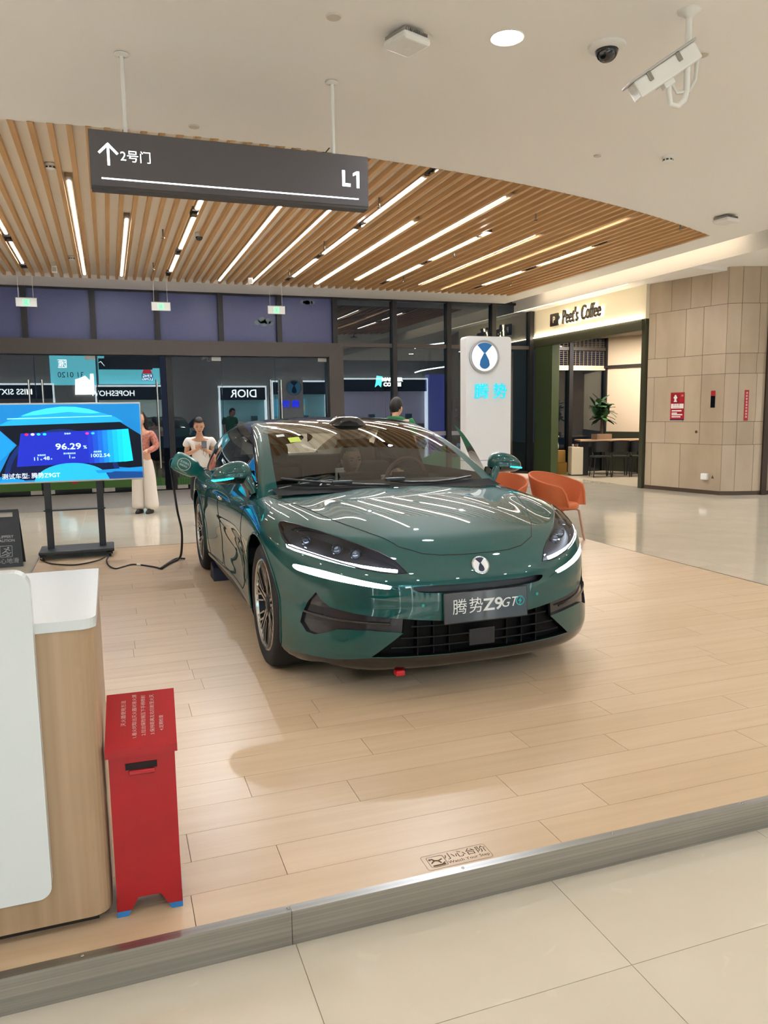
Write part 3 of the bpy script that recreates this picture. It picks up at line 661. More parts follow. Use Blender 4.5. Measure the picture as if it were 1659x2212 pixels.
ROOF = sspline([-4.4, -4.05, -3.7, -3.3, -2.8, -2.3, -1.95, -1.7, -1.45, -1.2, -.9, -.65, -.51, -.3], [.80, 1.03, 1.175, 1.300, 1.402, 1.458, 1.466, 1.448, 1.408, 1.338, 1.220, 1.098, 1.022, .90])
BELT = sspline([-4.4, -3.9, -3.3, -2.6, -1.8, -1.0, -.4], [.60, .78, .865, .895, .905, .905, .89])
TUMB = sspline([.8, .95, 1.1, 1.25, 1.38, 1.5], [.045, 0, -.055, -.120, -.195, -.29])
def f_cabin(u, v, w):
    v = np.abs(v)
    g1 = (v - (BELT(u) + TUMB(w))) * .88
    R = ROOF(u + .09 * v * v) - (.002 + .022 * np.clip((-u - .5) / 1.0, 0, 1)) * (v / .6) ** 2.2
    g2 = (w - R) * .9
    return np.maximum(smax(g1, g2, .04), np.maximum(u + .30, .80 - w))
def f_car(u, v, w): return np.minimum(f_body(u, v, w), f_cabin(u, v, w))

# ================================================================== THE CAR
CAR = thing('car', 'glossy teal green electric car charging on the timber platform', 'car', (1.793, 4.481, 0), math.radians(.54) - PI / 2)
def paint_mat():
    m = mat('teal_car_paint', (.0002, .065, .062), .50, .15, coat=1.0, spec=.1); b = m.node_tree.nodes['Principled BSDF']
    b.inputs['Coat Roughness'].default_value = .015; b.inputs['Coat IOR'].default_value = 1.6
    return m
M_paint = paint_mat()
M_gloss = mat('gloss_black', '#0b0c0e', .08, coat=.6)
M_satin = mat('satin_black', '#15161a', .35)
M_intake = mat('intake_black', '#24242a', .22, coat=.3)
M_seam = mat('panel_gap', '#04100e', .7)
M_drl = mat('daytime_light', '#ffffff', .4, emit=14, ecol='#eaf4ff')
M_lens = glass_mat('headlight_lens', (.80, .82, .86), 1.45, 0.0)
M_screen = glass_mat('windscreen_glass', (.62, .68, .66), 1.5, 0.0, .05)
M_tint = glass_mat('tinted_glass', (.10, .12, .14), 1.6, 0.0, .06)
M_tyre = mat('tyre_rubber', '#1c1b1c', .8)
M_rim = mat('machined_alloy', '#c6c2bc', .25, 1.0)
M_rimd = mat('dark_alloy', '#1d1d20', .4, .6)
M_cyan = mat('cyan_lamp', '#16d8e0', .4, emit=3.0, ecol='#18e4ea')

def shell(f, bo, bi, nu, nv, nw, front=True, rear=True):
    """half skin (v >= 0): points of a box grid carried along inner -> outer segments onto f = 0"""
    (U0, U1), (V0, V1), (W0, W1) = bo; (a0, a1), (b0, b1), (c0, c1) = bi
    su, sv, sw = np.concatenate([np.linspace(0, .68, nu // 2 + 1), np.linspace(.68, 1, nu // 2 + 1)[1:]]), np.linspace(0, 1, nv + 1), np.linspace(0, 1, nw + 1)
    P, F = [], []
    def face(S, T, fn, flip):
        k = len(P); s_, t_ = np.meshgrid(S, T, indexing='ij'); q = fn(s_, t_); q = np.stack([np.broadcast_to(c, s_.shape) for c in q], -1).reshape(-1, 3)
        P.extend(q.tolist()); n, m = len(S), len(T)
        for i in range(n - 1):
            for j in range(m - 1):
                g = (k + i * m + j, k + (i + 1) * m + j, k + (i + 1) * m + j + 1, k + i * m + j + 1); F.append(g[::-1] if flip else g)
    face(su, sv, lambda s, t: (s, t, np.ones_like(s)), False)
    face(su, sw, lambda s, t: (s, np.ones_like(s), t), True)
    if front: face(sv, sw, lambda s, t: (np.ones_like(s), s, t), False)
    if rear: face(sv, sw, lambda s, t: (np.zeros_like(s), s, t), True)
    q = np.array(P)
    O = np.array([U0, V0, W0]) + q * np.array([U1 - U0, V1 - V0, W1 - W0]); I = np.array([a0, b0, c0]) + q * np.array([a1 - a0, b1 - b0, c1 - c0])
    lo, hi = np.zeros(len(q)), np.ones(len(q))
    for _ in range(26):
        m = (lo + hi) / 2; X = I + (O - I) * m[:, None]; ins = f(X[:, 0], X[:, 1], X[:, 2]) < 0
        lo = np.where(ins, m, lo); hi = np.where(ins, hi, m)
    X = I + (O - I) * lo[:, None]
    return X, F
def skin_bm(f, *a, **k):
    X, F = shell(f, *a, **k); bm = bmesh.new()
    for sgn in (1, -1):
        vs = [bm.verts.new((p[0], sgn * p[1], p[2])) for p in X]
        for g in F:
            try: bm.faces.new([vs[i] for i in (g if sgn > 0 else g[::-1])])
            except ValueError: pass
    bmesh.ops.remove_doubles(bm, verts=bm.verts, dist=2e-4)
    bmesh.ops.dissolve_degenerate(bm, dist=1e-5, edges=bm.edges)
    return bm
AX = {'uv': (0, 1), 'vw': (1, 2), 'uw': (0, 2)}
def in_poly(poly, x, y):
    c = False; n = len(poly); j = n - 1
    for i in range(n):
        xi, yi = poly[i]; xj, yj = poly[j]
        if (yi > y) != (yj > y) and x < (xj - xi) * (y - yi) / (yj - yi) + xi: c = not c
        j = i
    return c
def smooth_poly(poly, it=1):
    for _ in range(it):
        q = []
        for i in range(len(poly)):
            a, b = poly[i], poly[(i + 1) % len(poly)]
            q += [(a[0] * .75 + b[0] * .25, a[1] * .75 + b[1] * .25), (a[0] * .25 + b[0] * .75, a[1] * .25 + b[1] * .75)]
        poly = q
    return poly
def cut(bm, lay, rid, poly, view, keep, over=None):
    """cut the skin along a polygon seen in one view and give the faces inside it a region number"""
    ia, ib = AX[view]; no = 3 - ia - ib
    xs, ys = [p[0] for p in poly], [p[1] for p in poly]; e = .03
    bx0, bx1, by0, by1 = min(xs) - e, max(xs) + e, min(ys) - e, max(ys) + e
    cand = set()
    for f in bm.faces:
        c = f.verts[0].co
        if bx0 - .06 < c[ia] < bx1 + .06 and by0 - .06 < c[ib] < by1 + .06 and keep(f.calc_center_median()): cand.add(f)
    n = len(poly)
    for i in range(n):
        p, q = poly[i], poly[(i + 1) % n]
        d = (q[0] - p[0], q[1] - p[1]); L = math.hypot(*d)
        if L < 1e-6: continue
        sx0, sx1, sy0, sy1 = min(p[0], q[0]) - 1e-4, max(p[0], q[0]) + 1e-4, min(p[1], q[1]) - 1e-4, max(p[1], q[1]) + 1e-4
        sel = []
        for f in cand:
            vx = [v.co[ia] for v in f.verts]; vy = [v.co[ib] for v in f.verts]
            if max(vx) >= sx0 and min(vx) <= sx1 and max(vy) >= sy0 and min(vy) <= sy1: sel.append(f)
        if not sel: continue
        co = [0, 0, 0]; co[ia], co[ib] = p; nm = [0, 0, 0]; nm[ia], nm[ib] = -d[1] / L, d[0] / L
        geom = set(sel)
        for f in sel: geom.update(f.edges); geom.update(f.verts)
        r = bmesh.ops.bisect_plane(bm, geom=list(geom), dist=1e-6, plane_co=co, plane_no=nm)
        cand = {f for f in cand if f.is_valid}
        for g in r['geom_cut']:
            if isinstance(g, bmesh.types.BMEdge): cand.update(g.link_faces)
        for g in r['geom']:
            if isinstance(g, bmesh.types.BMFace): cand.add(g)
    for f in cand:
        if not f.is_valid: continue
        c = f.calc_center_median()
        if keep(c) and in_poly(poly, c[ia], c[ib]) and (over is None or f[lay] in over): f[lay] = rid
def region_obj(bm, lay, rids, name, m, parent, grad=None, pred=None, move=0.0, wall=None):
    """one part from the faces of a region; move > 0 sinks it and closes the sides"""
    rids = rids if isinstance(rids, (tuple, list, set)) else (rids,)
    fs = [f for f in bm.faces if f[lay] in rids and (pred is None or pred(f.calc_center_median()))]
    if not fs: return None
    vs = {}; co = []
    def vid(v):
        if v.index not in vs: vs[v.index] = len(co); co.append(v.co.copy())
        return vs[v.index]
    faces = [[vid(v) for v in f.verts] for f in fs]
    A = np.array([tuple(c) for c in co])
    if grad is not None:
        h = 1.5e-3; N = np.stack([grad(A[:, 0] + h * (i == 0), A[:, 1] + h * (i == 1), A[:, 2] + h * (i == 2)) - grad(A[:, 0] - h * (i == 0), A[:, 1] - h * (i == 1), A[:, 2] - h * (i == 2)) for i in range(3)], 1)
        N /= np.maximum(np.linalg.norm(N, axis=1, keepdims=True), 1e-9)
    if move:
        D = np.zeros_like(A)
        D[:] = np.array(wall) * move if wall is not None else -N * move
        inn = set(f.index for f in fs); k0 = len(A); B = A + D
        vals = [tuple(p) for p in B] + [tuple(p) for p in A]
        for f in fs:
            for e in f.edges:
                if any(g.index not in inn for g in e.link_faces) or len(e.link_faces) == 1:
                    i, j = vs[e.verts[0].index], vs[e.verts[1].index]; faces.append([i, j, j + k0, i + k0])
        mb = MB().add(vals, faces); return mb.build(name, m, parent, merge=1e-5)
    me = bpy.data.meshes.new(name); me.from_pydata(A.tolist(), [], faces); me.materials.append(m)
    me.polygons.foreach_set('use_smooth', [True] * len(me.polygons)); me.update()
    if grad is not None: me.normals_split_custom_set_from_vertices(N.tolist())
    return link(name, me, parent)
def skin_pts(f, view, pts, side):
    """skin points for points of a view, all at once"""
    ia, ib = AX[view]; no = 3 - ia - ib; p = np.array(pts, float); n = len(p)
    lo_, hi_ = {'uv': (.6, 1.6), 'vw': (.0, 1.2), 'uw': (.3, 1.2)}[view]
    lo, hi = np.full(n, lo_), np.full(n, hi_); c = np.zeros((n, 3)); c[:, ia], c[:, ib] = p[:, 0], p[:, 1]
    for _ in range(24):
        m = (lo + hi) / 2; c[:, no] = m * side; ins = f(c[:, 0], c[:, 1], c[:, 2]) < 0; lo = np.where(ins, m, lo); hi = np.where(ins, hi, m)
    c[:, no] = lo * side; return [Vector(q) for q in c]
def on_skin(f, view, p, side): return skin_pts(f, view, [p], side)[0]
def seam(name, f, view, pts, side=1, r=.0028, m=None, parent=None, dens=.03, off=0):
    q = []
    for a, b in zip(pts, pts[1:]):
        n = max(1, int(math.hypot(b[0] - a[0], b[1] - a[1]) / dens))
        q += [(a[0] + (b[0] - a[0]) * i / n, a[1] + (b[1] - a[1]) * i / n) for i in range(n)]
    q.append(pts[-1])
    return MB().tube(skin_pts(f, view, q, side), r, 6).build(name, m or M_seam, parent or CAR)
def mirror_poly(p): return [(-x, y) for x, y in p][::-1]

# ---------------- lower body
bm = skin_bm(f_body, ((-4.4, 1.12), (0, 1.2), (.06, 1.2)), ((-3.5, .25), (0, .45), (.32, .62)), 132, 34, 38)
lay = bm.faces.layers.int.new('reg')
for f in bm.faces: f[lay] = 0
R_HOOD, R_HL, R_UD, R_LD, R_INT, R_SLOT, R_GR, R_LIP, R_ARCH, R_FD, R_RD, R_SILL = range(1, 13)
hood = [(.850, 0), (.848, .10), (.838, .20), (.812, .295), (.745, .40), (.58, .495), (.30, .625), (0, .725), (-.20, .79), (-.45, .83), (-.66, .84), (-.66, 0)]
hood_p = hood[:-1] + [(-.66, -.84)] + [(u, -v) for u, v in hood[-3:0:-1]]
hl = [(.902, .886), (.884, .889), (.823, .880), (.742, .858), (.662, .832), (.583, .804), (.502, .770), (.442, .733), (.398, .677), (.457, .678), (.527, .685), (.617, .701), (.703, .724), (.786, .749), (.842, .765), (.884, .775), (.910, .783), (.921, .815), (.923, .841), (.917, .872)]
ud = [(.917, .790), (.893, .790), (.841, .772), (.785, .756), (.701, .733), (.614, .717), (.523, .704), (.443, .695), (.446, .683), (.527, .687), (.618, .699), (.705, .718), (.789, .738), (.845, .753), (.891, .764), (.917, .775)]
ld = [(.903, .697), (.869, .695), (.817, .688), (.755, .676), (.670, .655), (.582, .636), (.490, .619), (.482, .610), (.500, .599), (.584, .611), (.673, .626), (.737, .636), (.800, .647), (.856, .658), (.894, .668), (.908, .682)]
it = [(.822, .566), (.797, .522), (.764, .495), (.722, .485), (.658, .472), (.568, .461), (.432, .447), (.435, .373), (.499, .380), (.594, .388), (.685, .389), (.742, .386), (.790, .364), (.840, .343), (.871, .350), (.892, .394), (.881, .444), (.853, .513)]
slot = [(-.375, .615), (-.21, .613), (0, .613), (.21, .613), (.375, .615), (.385, .598), (.34, .577), (.15, .571), (0, .571), (-.15, .571), (-.34, .577), (-.385, .598)]
gr = [(.432, .447), (.438, .371), (.59, .246), (.36, .243), (.15, .238), (-.15, .238), (-.36, .243), (-.59, .246), (-.438, .371), (-.432, .447), (-.25, .428), (0, .420), (.25, .428)]
lip = [(1.2, .02), (1.2, .205), (.965, .205), (.875, .222), (.762, .222), (.60, .240), (0, .232), (-.60, .240), (-.762, .222), (-.875, .222), (-.965, .205), (-1.2, .205), (-1.2, .02)]
fd = [(-.66, 1.06), (-.645, .90), (-.69, .80), (-.72, .69), (-.80, .48), (-.90, .30), (-.98, .255), (-1.90, .255), (-2.03, .36), (-2.02, .53), (-1.90, .70), (-1.93, .85), (-1.99, 1.06)]
rd = [(-2.0, 1.06), (-1.94, .85), (-1.91, .70), (-2.03, .53), (-2.04, .36), (-1.97, .255), (-2.52, .255), (-2.60, .36), (-2.62, .52), (-2.74, .70), (-2.92, .84), (-2.98, 1.06)]
front = lambda c: c.x > .10
cut(bm, lay, R_HOOD, hood_p, 'uv', lambda c: c.z > .66 and abs(c.y) < .90 and c.x > -.7)
for sgn, mp in ((1, lambda p: p), (-1, mirror_poly)):
    ok = lambda c, s=sgn: c.x > .10 and c.y * s > 0
    cut(bm, lay, R_HL, mp(hl), 'vw', ok); cut(bm, lay, R_UD, mp(ud), 'vw', ok); cut(bm, lay, R_LD, mp(smooth_poly(ld)), 'vw', ok); cut(bm, lay, R_INT, mp(it), 'vw', ok)
    ok2 = lambda c, s=sgn: c.y * s > .62
    for cu_, r_ in ((-.06, .432), (-3.125, .425)):
        cut(bm, lay, R_ARCH, [(cu_ + r_ * math.cos(2 * PI * i / 44), .36 + r_ * math.sin(2 * PI * i / 44)) for i in range(44)], 'uw', ok2)
    cut(bm, lay, R_FD, fd, 'uw', ok2, (0,)); cut(bm, lay, R_RD, rd, 'uw', ok2, (0,))
    cut(bm, lay, R_SILL, [(-.44, .0), (-.44, .235), (-2.74, .235), (-2.74, .0)], 'uw', ok2, (0,))
cut(bm, lay, R_SLOT, smooth_poly(slot), 'vw', front); cut(bm, lay, R_GR, gr, 'vw', front); cut(bm, lay, R_LIP, lip, 'vw', lambda c: c.x > .2, (0,))
# remove what lies inside the cabin or in the wheel openings
bm.verts.index_update(); XA = np.array([tuple(v.co) for v in bm.verts]); IN_ = f_cabin(XA[:, 0], XA[:, 1], XA[:, 2]) < -.012
kill = [f for f in bm.faces if f[lay] == R_ARCH or (all(IN_[v.index] for v in f.verts) and f.calc_center_median().x < -.40)]
bmesh.ops.delete(bm, geom=kill, context='FACES')
bm.verts.index_update(); bm.faces.index_update(); bm.verts.ensure_lookup_table(); bm.faces.ensure_lookup_table()
L_ = lambda c: c.y > 0; R_ = lambda c: c.y < 0
region_obj(bm, lay, 0, 'body_shell', M_paint, CAR, f_body)
bon = region_obj(bm, lay, R_HOOD, 'bonnet', M_paint, CAR, f_body)
region_obj(bm, lay, R_LIP, 'front_splitter', M_gloss, CAR, f_body)
region_obj(bm, lay, R_SLOT, 'front_slot', M_satin, CAR, f_body, move=.035, wall=(-1, 0, 0))
gre = region_obj(bm, lay, R_GR, 'lower_grille', mat('grille_black', '#050609', .6, spec=.2), CAR, f_body, move=.05, wall=(-1, 0, 0))
for s in (1, -1):
    side = L_ if s > 0 else R_
    h = region_obj(bm, lay, R_HL, 'headlight', M_lens, CAR, f_body, side)
    region_obj(bm, lay, (R_HL, R_UD), 'lamp_housing', mat('lamp_inside', '#24242c', .45), h, f_body, side, move=.055)
    region_obj(bm, lay, R_UD, 'daytime_running_light', M_drl, h, f_body, side)
    for vv, ww, rr in ((.62, .765, .026), (.70, .783, .026), (.83, .815, .022)):
        p = on_skin(f_body, 'vw', (vv * s, ww), 1)
        MB().lathe([(0, .012), (rr * .6, .010), (rr * .95, .0), (rr, -.02), (rr * 1.15, -.02), (rr * 1.15, .004)], (0, 0, 0), 20, 'x').xf(Matrix.Translation(p - Vector((.04, .012 * s, .008)))).build('projector_lens', mat('projector', '#9aa4b4', .08, .7), h)
    MB().tube(skin_pts(f_body, 'vw', [(q[0] * s, q[1]) for q in hl], 1), .0045, 6, True).build('lamp_surround', M_satin, h)
    fl_ = region_obj(bm, lay, R_LD, 'lower_light_strip', M_drl, CAR, f_body, side)
    # sharp crease running inward from the lower strip
    it_ = region_obj(bm, lay, R_INT, 'air_curtain', M_intake, CAR, f_body, side, move=.016)
    seam('fin', f_body, 'vw', [(.875 * s, .455), (.75 * s, .436), (.60 * s, .425), (.50 * s, .420)], 1, .006, M_gloss, it_)
    region_obj(bm, lay, R_SILL, 'side_sill', M_gloss, CAR, f_body, side)
# doors: the front left one stands open
fdo = {}
for s in (1, -1):
    side = L_ if s > 0 else R_
    piv = thing('front_door', None, None) if False else bpy.data.objects.new('front_door', None); COL.objects.link(piv); piv.parent = CAR
    hinge = Vector((-.66, .955 * s, 0)); piv.location = hinge
    if s > 0: piv.rotation_euler = (0, 0, math.radians(-21))
    p = region_obj(bm, lay, R_FD, 'door_panel', M_paint, piv, f_body, side); p.location = -hinge; fdo[s] = (piv, hinge)
    region_obj(bm, lay, R_RD, 'rear_door', M_paint, CAR, f_body, side)
for s in (-1,):
    for pts in (fd[:-1], rd[:-1]):
        seam('panel_gap', f_body, 'uw', [p for p in pts if p[1] < 1.0], s)
seam('panel_gap', f_body, 'uw', [p for p in rd[:-1] if p[1] < 1.0], 1)
for s in (1, -1): seam('panel_gap', f_body, 'uv', [(u, v * s) for u, v in hood[:-2]], 1, .0026)
bm.free()

# front details on the bumper
for s in (1, -1):
    p = on_skin(f_body, 'vw', (.335 * s, .512), 1)
    MB().lathe([(0, .004), (.008, .003), (.010, 0)], (0, 0, 0), 16, 'x').xf(Matrix.Translation(p)).build('parking_sensor', mat('sensor_teal', '#2f8f88', .3, .4), CAR)
bars = MB()
for w_ in (.405, .345, .295): seam('grille_bar', f_body, 'vw', [(-.40 + (.40 - w_) * .9 * -1, w_), (.40 + (.40 - w_) * .9, w_)], 1, .005, mat('grille_bar', '#090a0d', .5, spec=.25), gre, .06)
for v_ in (-.36, -.27, -.18, .16, .25, .34): MB().box(.84, .90, v_ - .003, v_ + .003, .25, .43).build('grille_rib', mat('grille_bar', ''), gre)
MB().xf(Matrix()).bbox(-.006, .006, -.075, .075, -.045, .045, .005).xf(Matrix.Translation((.935, -.008, .322))).build('radar_cover', mat('radar_grey', '#1d1d21', .5), CAR)
for s in (1, -1):      # painted crease leading into the slot
    MB().tube([on_skin(f_body, 'vw', (v_ * s, z_), 1) for v_, z_ in ((.49, .606), (.46, .598), (.43, .588))], [.008, .005, .001], 6).build('lamp_crease', M_paint, CAR)
# number plate
pl = MB().bbox(-.012, .0, -.245, .245, -.082, .082, .006).build('number_plate', mat('plate_black', '#2c2d31', .25, coat=.5), CAR)
pl.location = (.958, .008, .492); pl.rotation_euler = (0, math.radians(-3), 0)
M_pw = mat('plate_white', '#e4e6e4', .4); M_pt = mat('plate_teal', '#1fb0b4', .4)
lettering('plate_lettering', '腾', .086, M_pw, (.0015, -.155, .0), (0, 1, 0), (0, 0, 1), pl, offset=.0006)
lettering('plate_lettering', '势', .086, M_pw, (.0015, -.062, .0), (0, 1, 0), (0, 0, 1), pl, offset=.0006)
lettering('plate_lettering', 'Z9', .088, M_pw, (.0015, .038, .0), (0, 1, 0), (0, 0, 1), pl, offset=.002, sx=1.15)
lettering('plate_lettering', 'GT', .072, M_pw, (.0015, .128, .002), (0, 1, 0), (0, 0, 1), pl, shear=.35)
MB().tube([(.0015, .198 + .023 * math.cos(a * PI / 12), .006 + .023 * math.sin(a * PI / 12)) for a in range(24)], .0028, 5, True).build('plate_badge', M_pt, pl)
MB().prism([(.203, .026), (.186, .004), (.196, .004), (.192, -.014), (.209, .009), (.199, .009)], .001, .003, 'x').build('plate_badge', M_pt, pl)
# emblem
def emblem(parent, loc, nrm, R, M_ring, M_disc, M_drop, up=(0, 0, 1), name='emblem', depth=.006):
    z = Vector(nrm).normalized(); x = Vector(up).cross(z).normalized(); y = z.cross(x); X = Matrix.Identity(4)
    for i in range(3): X[i][0], X[i][1], X[i][2], X[i][3] = x[i], y[i], z[i], loc[i]
    e = MB().lathe([(0, -.002), (R, -.002), (R, depth), (R * .93, depth * 1.25), (R * .86, depth)], (0, 0, 0), 36).xf(X).build(name, M_ring, parent)
    MB().lathe([(0, depth), (R * .86, depth)], (0, 0, 0), 36).xf(X).build('emblem_face', M_disc, e)
    drop = [(0, .18)] + [(.36 * math.sin(a) * (1 if a < PI else 1), -.36 - .36 * math.cos(PI - a)) for a in []]
    pts = [(-.05, .22), (-.30, -.22)] + [(-.37 * math.cos(a), -.40 - .37 * math.sin(a)) for a in [PI * k / 10 for k in range(1, 10)]] + [(.30, -.22), (.05, .22)]
    MB().prism([(p[0] * R * .95, p[1] * R * .95) for p in pts], depth, depth * 1.3).xf(X).build('emblem_drop', M_drop, e)
    fan = [(-.05, .22), (.05, .22)] + [(.84 * math.sin(a), .84 * math.cos(a)) for a in [.62 - 1.24 * k / 8 for k in range(9)]]
    MB().prism([(p[0] * R, p[1] * R) for p in fan], depth, depth * 1.3).xf(X).build('emblem_fan', M_drop, e)
    return e
emblem(CAR, (.899, 0, .694), (.88, 0, .48), .050, M_chrome, mat('emblem_white', '#e8eaec', .2), mat('emblem_navy', '#0a1838', .4))

# ---------------- cabin
cm = skin_bm(f_cabin, ((-4.5, -.20), (0, 1.1), (.80, 1.65)), ((-3.6, -1.0), (0, .35), (.92, 1.0)), 110, 30, 22, front=True, rear=True)
cl_ = cm.faces.layers.int.new('reg')
for f in cm.faces: f[cl_] = 0
R_WS, R_RF, R_FW, R_RW, R_QW, R_BK, R_TRIM = range(1, 8)
ws_h = [(-.40, 0), (-.43, .40), (-.50, .765), (-.70, .742), (-.85, .722), (-1.0, .700), (-1.18, .672), (-1.34, .650), (-1.44, .625), (-1.50, .40), (-1.52, .0)]
ws_p = ws_h + [(u, -v) for u, v in ws_h[-2:0:-1]]
cut(cm, cl_, R_WS, ws_p, 'uv', lambda c: c.z > .95 and c.x > -1.7)
rf_h = [(-1.53, 0), (-1.51, .40), (-1.455, .615), (-1.75, .575), (-2.3, .560), (-2.9, .545), (-3.25, .50), (-3.28, .0)]
cut(cm, cl_, R_RF, rf_h + [(u, -v) for u, v in rf_h[-2:0:-1]], 'uv', lambda c: c.z > 1.15)
bk_h = [(-3.34, 0), (-3.32, .49), (-3.75, .44), (-3.98, .42), (-4.0, 0)]
cut(cm, cl_, R_BK, bk_h + [(u, -v) for u, v in bk_h[-2:0:-1]], 'uv', lambda c: c.z > .9 and c.x < -3.2)
trim = [(-.60, .96), (-.66, 1.03), (-.86, 1.140), (-1.12, 1.245), (-1.40, 1.335), (-1.70, 1.395), (-2.2, 1.405), (-2.75, 1.35), (-3.22, 1.24), (-3.62, 1.085), (-3.5, .96)]
fw = [(-.74, 1.035), (-.92, 1.125), (-1.16, 1.225), (-1.42, 1.315), (-1.70, 1.372), (-1.88, 1.385), (-1.92, 1.035)]
rw = [(-1.99, 1.038), (-1.95, 1.386), (-2.2, 1.382), (-2.72, 1.327), (-2.86, 1.285), (-2.96, 1.05)]
qw = [(-3.02, 1.052), (-2.92, 1.270), (-3.20, 1.195), (-3.54, 1.075), (-3.48, 1.06)]
for s in (1, -1):
    ok = lambda c, s=s: c.y * s > .38
    cut(cm, cl_, R_TRIM, trim, 'uw', ok, (0,)); cut(cm, cl_, R_FW, fw, 'uw', ok, (0, R_TRIM)); cut(cm, cl_, R_RW, rw, 'uw', ok, (0, R_TRIM)); cut(cm, cl_, R_QW, qw, 'uw', ok, (0, R_TRIM))
cm.verts.index_update(); XA = np.array([tuple(v.co) for v in cm.verts]); IN_ = (f_body(XA[:, 0], XA[:, 1], XA[:, 2]) < -.015)
kill = [f for f in cm.faces if all(IN_[v.index] for v in f.verts) or f.calc_center_median().z < .83]
bmesh.ops.delete(cm, geom=kill, context='FACES')
cm.verts.index_update(); cm.faces.index_update(); cm.verts.ensure_lookup_table(); cm.faces.ensure_lookup_table()
region_obj(cm, cl_, 0, 'pillars', M_paint, CAR, f_cabin)
region_obj(cm, cl_, R_TRIM, 'window_trim', M_gloss, CAR, f_cabin, lambda c: c.y < 0)
region_obj(cm, cl_, R_TRIM, 'window_trim', M_gloss, CAR, f_cabin, lambda c: c.y > 0)
wsg = region_obj(cm, cl_, R_WS, 'windscreen', M_screen, CAR, f_cabin)
region_obj(cm, cl_, R_RF, 'glass_roof', M_gloss, CAR, f_cabin)
region_obj(cm, cl_, R_BK, 'rear_window', M_tint, CAR, f_cabin)
for s in (1, -1):
    side = (lambda c: c.y > 0) if s > 0 else (lambda c: c.y < 0)
    piv, hinge = fdo[s]
    g = region_obj(cm, cl_, R_FW, 'side_window', M_tint, piv, f_cabin, side)
    g.location = -hinge
    region_obj(cm, cl_, R_RW, 'side_window', M_tint, CAR, f_cabin, side); region_obj(cm, cl_, R_QW, 'quarter_window', M_tint, CAR, f_cabin, side)
cm.free()
# black band printed along the lower edge of the windscreen
seam('windscreen_edge', f_cabin, 'uv', [(-.475, -.74), (-.43, -.40), (-.405, 0), (-.43, .40), (-.475, .74)], 1, .010, M_satin, wsg)
# cowl between bonnet and glass
MB().grid([[(u, v, 1.0 + dz) for v in np.linspace(-.80, .80, 17)] for u, dz in ((-.34, -.016), (-.44, -.004), (-.52, .012))]).build('cowl', mat('cowl_black', '#0b0b0d', .8, spec=.1), CAR)
# stickers
def sticker(u, v, w_, h_, m, name):
    o = MB(); P = []
    for i in range(5):
        P.append([on_skin(f_cabin, 'uv', (u + h_ * i / 4, v + w_ * j / 4), 1) + Vector((.0015, 0, .003)) for j in range(5)])
    o.grid(P).build(name, m, wsg)
sticker(-1.20, -.53, .085, .09, mat('sticker_lime', '#b4cc20', .5, emit=.0), 'inspection_sticker')
sticker(-1.29, -.60, .06, .05, mat('sticker_white', '#c9ccc8', .5), 'round_sticker')
# wipers
for pts in ([(-.62, -.72), (-.56, -.55), (-.505, -.36), (-.47, -.16), (-.455, .0)], [(-.50, .02), (-.475, .16), (-.475, .34), (-.50, .50), (-.545, .66)]):
    w3 = [q + Vector((.012, 0, .016)) for q in skin_pts(f_cabin, 'uv', pts, 1)]
    wp = MB().tube(w3, .0085, 6).build('wiper', M_black, CAR)
    c = w3[2] if pts[0][1] < -.5 else w3[0]
    MB().bbox(-.018, .018, -.07, .07, -.010, .012, .006).xf(Matrix.Translation(c + Vector((.012, .03, .008)))).build('wiper_arm', M_dark, wp)
# roof sensor
bz = on_skin(f_cabin, 'uv', (-1.47, .03), 1).z
def lid(u0, u1, v0, v1, z): return [(u1, -v0, z), (u1, v0, z), (u0, v1, z), (u0, -v1, z)]
prof = [(.20, -.03, .02, .16), (.20, .0, .02, .155), (.13, .05, .03, .12), (.10, .062, .05, .10)]
P = []
for half, dz, fu, rear in prof:
    ring = []
    for i in range(24):
        a = 2 * PI * i / 24; x_ = math.cos(a); y_ = math.sin(a)
        ring.append((-1.50 + (.115 - fu) * (abs(x_) ** .6) * (1 if x_ > 0 else -1.3), .03 + half * (abs(y_) ** .6) * (1 if y_ > 0 else -1) * .78, bz + dz - .01 + (.0 if x_ > 0 else .01)))
    P.append(ring + [ring[0]])
ls = MB().grid(P); ls.add(P[-1][:-1], [tuple(range(24))]); ls.build('roof_sensor', M_gloss, CAR)
